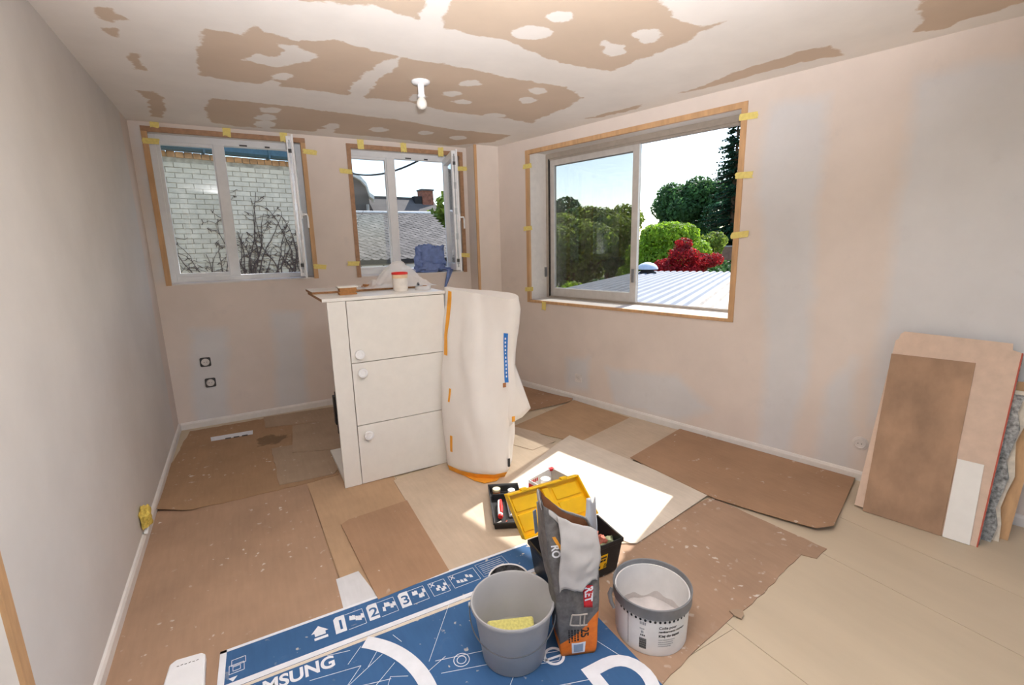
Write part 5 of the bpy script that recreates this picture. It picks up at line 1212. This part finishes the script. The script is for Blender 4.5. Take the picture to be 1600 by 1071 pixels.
MB().tube([TR(-.035, .05, .036), TR(-.040, -.03, .037), TR(-.045, -.10, .036)], [.013, .016, .014], 12).build('handle', 'pvc_white', cu, smooth=True); MB().tube([TR(-.030, .045, .047), TR(-.034, -.03, .048), TR(-.038, -.085, .047)], [.007, .011, .009], 10).build('grip', 'red_plastic', cu, smooth=True); MB().lathe([(.013, 0), (.015, .006), (.012, .016)], TR(-.045, -.10, .036), 14, -uy).build('end_cap', 'red_plastic', cu, smooth=True)
bh = empty('bit_holder', TR(.025, .01, .02), 'grey row of screwdriver bits in the tool tray', 'bit set'); MB().fbox(TR, .005, .045, -.10, .085, .02, .034).build('holder', 'drill_grey', bh, bevel=.002)
for k in range(9): MB().lathe([(.004, 0), (.004, .018), (.002, .022)], TR(.012, -.085 + k * .02, .034), 8).build('bit', 'lock_steel', bh); MB().lathe([(.0045, 0), (.0045, .012)], TR(.034, -.085 + k * .02, .034), 8).build('bit_socket', 'black_plastic', bh)
pbx = empty('varnish_brush', TR(-.045, .145, .02), 'small round cork-topped pot in the corner of the tool tray', 'pot'); MB().lathe([(.020, 0), (.022, .03), (.022, .032)], TR(-.045, .145, .0205), 20).build('body', 'cork', pbx, smooth=True); MB().lathe([(.0225, .032), (.024, .034), (.024, .046), (.022, .048)], TR(-.045, .145, .0205), 20).build('lid', 'jar_cream', pbx, smooth=True)
q = MB().lathe([(.008, 0), (.021, 0), (.022, .004), (.022, .030), (.021, .034), (.008, .034), (.008, 0)], TR(.045, .145, .0205), 24, cap0=False, cap1=False).build('white_tape_roll', 'pvc_white', smooth=True); tag(q, 'small white roll at the far right of the tool tray', 'tape roll')
for i, (a, b, an, mt, lb) in enumerate(((-.06, -.145, .4, 'screw_white', 'white plug in the near left corner of the tool tray'), (-.02, -.15, 1.2, 'rag_red', 'reddish plug at the near end of the tool tray'), (.03, -.15, .2, 'sample_wood', 'brown plug at the near right of the tool tray'))):
    q = MB().tube([TR(a - .014 * math.cos(an), b - .014 * math.sin(an), .0235), TR(a + .014 * math.cos(an), b + .014 * math.sin(an), .0235)], .003, 8).lathe([(.006, 0), (.006, .002), (.003, .003)], TR(a + .014 * math.cos(an), b + .014 * math.sin(an), .0235), 10, ux * math.cos(an) + uy * math.sin(an)).build('wall_plug', mt, smooth=True); tag(q, lb, 'wall plug', 'loose plugs in the tool tray')
# small red and grey carton behind the lid
ca = empty('small_carton', (1.48, 2.22, .015), 'open grey carton with red lettering behind the yellow lid', 'carton')
cq4 = [Vector((1.365, 2.269, 0)), Vector((1.389, 2.113, 0)), Vector((1.592, 2.174, 0)), Vector((1.568, 2.33, 0))]
for i in range(4):
    a, b = cq4[i], cq4[(i + 1) % 4]; nn2 = Vector(((b - a).y, -(b - a).x, 0)).normalized(); 
    if nn2.dot((a + b) / 2 - sum(cq4, Vector()) / 4) > 0: nn2 = -nn2
    MB().prism([a + Vector((0, 0, .0145)), b + Vector((0, 0, .0145)), b + Vector((0, 0, .12)), a + Vector((0, 0, .12))], nn2 * .003).build('side', 'carton_grey' if i in (1, 2) else 'pail_white', ca)
MB().prism([p * 1.0 + Vector((0, 0, .0145)) for p in cq4], (0, 0, .003)).build('bottom', 'carton_grey', ca)
sd = MB(); a, b = cq4[0], cq4[1]; ix = (b - a).normalized()
for k in range(5): p = cq4[3].lerp(cq4[0], .62 + k * .075) + Vector((0, -.0036, .085)); d_ = (cq4[0] - cq4[3]).normalized(); sd.prism([p, p + d_ * .011, p + d_ * .011 + Vector((0, 0, .022)), p + Vector((0, 0, .022))], Vector((.0, -.0004, 0)))
sd.build('red_lettering', 'print_red', ca); c = cq4[3]; MB().box(c.x - .018, c.x + .010, c.y - .02, c.y + .004, .108, .1215).build('red_corner', 'print_red', ca)
MB().prism([cq4[0] + Vector((-.0006, .0, .0145)), cq4[1] + Vector((-.0006, 0, .0145)), cq4[1] + Vector((-.0006, 0, .10)), cq4[0] + Vector((-.0006, 0, .10))], Vector((-.0006, 0, 0))).build('red_side', 'print_red', ca)
jr = empty('cream_jar', (1.44, 2.20, .018), 'cream-coloured jar standing in the small carton', 'jar'); MB().lathe([(.030, 0), (.032, .004), (.032, .085), (.026, .095)], (1.44, 2.20, .0178), 24).build('body', 'jar_cream', jr, smooth=True); MB().lathe([(.028, .095), (.030, .097), (.030, .118), (.028, .12)], (1.44, 2.20, .0178), 24).build('lid', 'pail_white', jr, smooth=True)
# ================================================================== PAPER SACK
sk = empty('paper_sack', (.94, 1.27, .013), 'grey and orange powder sack with torn top behind the bucket', 'sack')
# corners per level: front-left, front-right, back-right, back-left
SL = [(.0135, (.868, 1.230), (.980, 1.182), (1.018, 1.300), (.918, 1.348)), (.03, (.862, 1.226), (.984, 1.176), (1.026, 1.302), (.915, 1.352)),
      (.15, (.850, 1.222), (.990, 1.172), (1.035, 1.300), (.906, 1.352)), (.28, (.838, 1.226), (.996, 1.176), (1.040, 1.296), (.890, 1.350)),
      (.40, (.826, 1.236), (.992, 1.186), (1.034, 1.290), (.858, 1.352)), (.48, (.818, 1.244), (.985, 1.198), (1.020, 1.286), (.848, 1.346)), (.70, (.806, 1.258), (.975, 1.230), (.985, 1.27), (.832, 1.32))]
def sack(s, z, off=0.0):
    z = max(SL[0][0], z)
    for a, b in zip(SL, SL[1:]):
        if a[0] <= z <= b[0] + 1e-6: break
    f = min(1, max(0, (z - a[0]) / (b[0] - a[0]))); Q = [Vector((p[0] + (q[0] - p[0]) * f, p[1] + (q[1] - p[1]) * f, z)) for p, q in zip(a[1:], b[1:])]
    k = int(s * 4) % 4; t = s * 4 - int(s * 4); p = Q[k].lerp(Q[(k + 1) % 4], t); c = sum(Q, Vector()) / 4
    d = (p - c); d.z = 0; d.normalize(); bul = .010 * math.sin(math.pi * t) * math.sin(math.pi * min(1, z / .5))
    cr2 = .006 * mnoise.noise(Vector((p.x * 16, p.y * 16, z * 9))) + .003 * abs(mnoise.noise(Vector((p.x * 40, p.y * 40, z * 26))))
    return p + d * (bul + cr2 * (1 if z > .03 else .3) + off)
def topz(s):   # torn mouth height around the section
    ks = [(0, .625), (.07, .585), (.14, .545), (.20, .525), (.25, .505), (.36, .49), (.5, .495), (.62, .54), (.75, .645), (.88, .66), (1.0, .625)]
    for (a, x), (b, y) in zip(ks, ks[1:]):
        if a <= s <= b: return x + (y - x) * (s - a) / (b - a) + .006 * mnoise.noise(Vector((s * 30, 1, 1)))
    return .5
m, nt, b = nmat('sack_print')
pos = geo_pos(nt); sepz = nt.nodes.new('ShaderNodeSeparateXYZ'); nt.links.new(pos, sepz.inputs[0])
zz_ = math_n(nt, 'ADD', sepz.outputs[2], math_n(nt, 'MULTIPLY', sepz.outputs[0], -.9))   # slanted colour border
f = maprange(nt, zz_, -.700 + .0, -.698, 0, 1)
cw = noise_node(nt, 30, 5, .65, vec=pos)
og = rampn(nt, cw, [(.3, lin((214, 104, 16))), (.7, lin((240, 130, 30)))]); gy = rampn(nt, cw, [(.3, lin((76, 73, 72))), (.7, lin((116, 113, 112)))])
nt.links.new(mixc(nt, f, og, gy), b.inputs['Base Color']); b.inputs['Roughness'].default_value = .55; bump(nt, b, cw, .25, .004)
MB().grid(lambda s, t: sack(s, .0135 + (topz(s) - .0135) * t), 64, 40, closed=True).build('sack_wall', 'sack_print', sk, smooth=True, solid=.0015)
MB().grid(lambda s, t: sack(s, topz(s) - .004 - .13 * t, -.004 - .002 * t), 64, 10, closed=True).build('inner_paper', 'bag_inner', sk, smooth=True)
MB().prism([sack(i / 32, .014) + Vector((0, 0, .0)) for i in range(32)], (0, 0, .002)).build('sack_bottom', 'sack_print', sk)
MB().grid(lambda s, t: sack(.03 + s * .94, topz(.03 + s * .94) + .0015 - (.020 + .022 * abs(math.sin(s * 9))) * t, .0045 + .002 * math.sin(t * 3)), 56, 5).build('rolled_rim', 'bag_flap', sk, smooth=True, solid=.0012)
def flap(s, t):
    ss = .075 + .175 * s - .02 * t + .014 * math.sin(5 * t) * (1 - s) - .012 * t * t * (s); zt_ = topz(ss) + .004; zb2 = .300 + .02 * s + .012 * math.sin(9 * s) + .010 * mnoise.noise(Vector((s * 8, 0, 3)))
    return sack(ss, zt_ + (zb2 - zt_) * t, .010 + .014 * math.sin(math.pi * min(1, t * 1.2)) + .006 * mnoise.noise(Vector((s * 4, t * 6, 1))))
MB().grid(flap, 18, 26).build('torn_flap', 'bag_flap', sk, smooth=True, solid=.0015)
def sface(s, z, off=.0022): return sack(s, z, off)
def on_front(o_, s0, z0_, ang=math.pi / 2):
    """map flat text (x right, y up) onto the front face of the sack, rotated so that it reads downwards"""
    po = ORG[sk.name]
    for v in o_.data.vertices:
        p = v.co + po; s = s0 + p.y / .145 * .25; z = z0_ - p.x; v.co = sface(s, z, .0022 + p.z * .2) - po
MB().grid(lambda s, t: sface(.150 + .052 * s, .315 - .088 * t - .012 * s, .0018), 4, 8).build('red_badge', 'print_red', sk, solid=.0004, smooth=True)
o = text_obj('lettering', 'RET', .036, 'print_white', sk, (0, 0, 0), (1, 0, 0), (0, 1, 0), bold=.0012); on_front(o, .158, .303)
o = text_obj('lettering', '25', .040, 'print_black', sk, (0, 0, 0), (1, 0, 0), (0, 1, 0), bold=.001); on_front(o, .135, .138)
mb = MB(); rq = random.Random(12)
for k in range(4):
    z_ = .138
    while z_ > .088:
        w_ = rq.uniform(.004, .012); mb.grid(lambda s, t: sface(.113 - k * .017 + .009 * s, z_ - w_ * t, .0022), 2, 2); z_ -= w_ + rq.uniform(.002, .004)
mb.build('small_print', 'print_black', sk, solid=.0003)
MB().grid(lambda s, t: sface(.080 + .085 * s, .078 - .050 * t, .0018), 4, 6).build('white_label', 'print_white', sk, solid=.0004); MB().grid(lambda s, t: sface(.092 + .058 * s, .072 - .036 * t, .0026), 4, 6).build('label_picture', 'folder_blue', sk, solid=.0003)
for (s0, z0_, s1, z1_, mt) in ((.09, .205, .17, .195, 'carton_grey'), (.09, .205, .075, .16, 'carton_grey'), (.075, .16, .17, .150, 'carton_grey'), (.13, .20, .128, .155, 'carton_grey'), (.155, .198, .15, .152, 'carton_grey')):
    MB().tube([sface(s0 + (s1 - s0) * t, z0_ + (z1_ - z0_) * t, .001) for t in [i / 6 for i in range(7)]], .0032, 6).build('printed_outline', mt, sk)
MB().grid(lambda s, t: sack(.03 + .018 * s + .05 * t, .505 - .07 * t, .0024), 3, 8).build('orange_stripe', 'tape_orange', sk, solid=.0004)
o = text_obj('lettering', 'RO', .034, 'print_white', sk, (0, 0, 0), (1, 0, 0), (0, 1, 0), bold=.0012); on_front(o, .022, .475)
MB().grid(lambda s, t: sack(.30 + .22 * s, .44 + (.17 - .05 * s) * t + .012 * math.sin(8 * s), .012 + .018 * t), 14, 10).build('inner_liner', 'liner', sk, smooth=True, solid=.001)
for i, (x, z_, h_) in enumerate(((.872, .45, .115), (.862, .43, .095))):
    q = MB().hexa([(x - .004, 1.372 + i * .012, z_), (x + .014, 1.380 + i * .012, z_), (x + .014, 1.384 + i * .012, z_), (x - .004, 1.376 + i * .012, z_), (x - .012, 1.372 + i * .012, z_ + h_), (x + .006, 1.380 + i * .012, z_ + h_), (x + .006, 1.384 + i * .012, z_ + h_), (x - .012, 1.376 + i * .012, z_ + h_)]).build('torn_strip', 'folder_blue', sk)
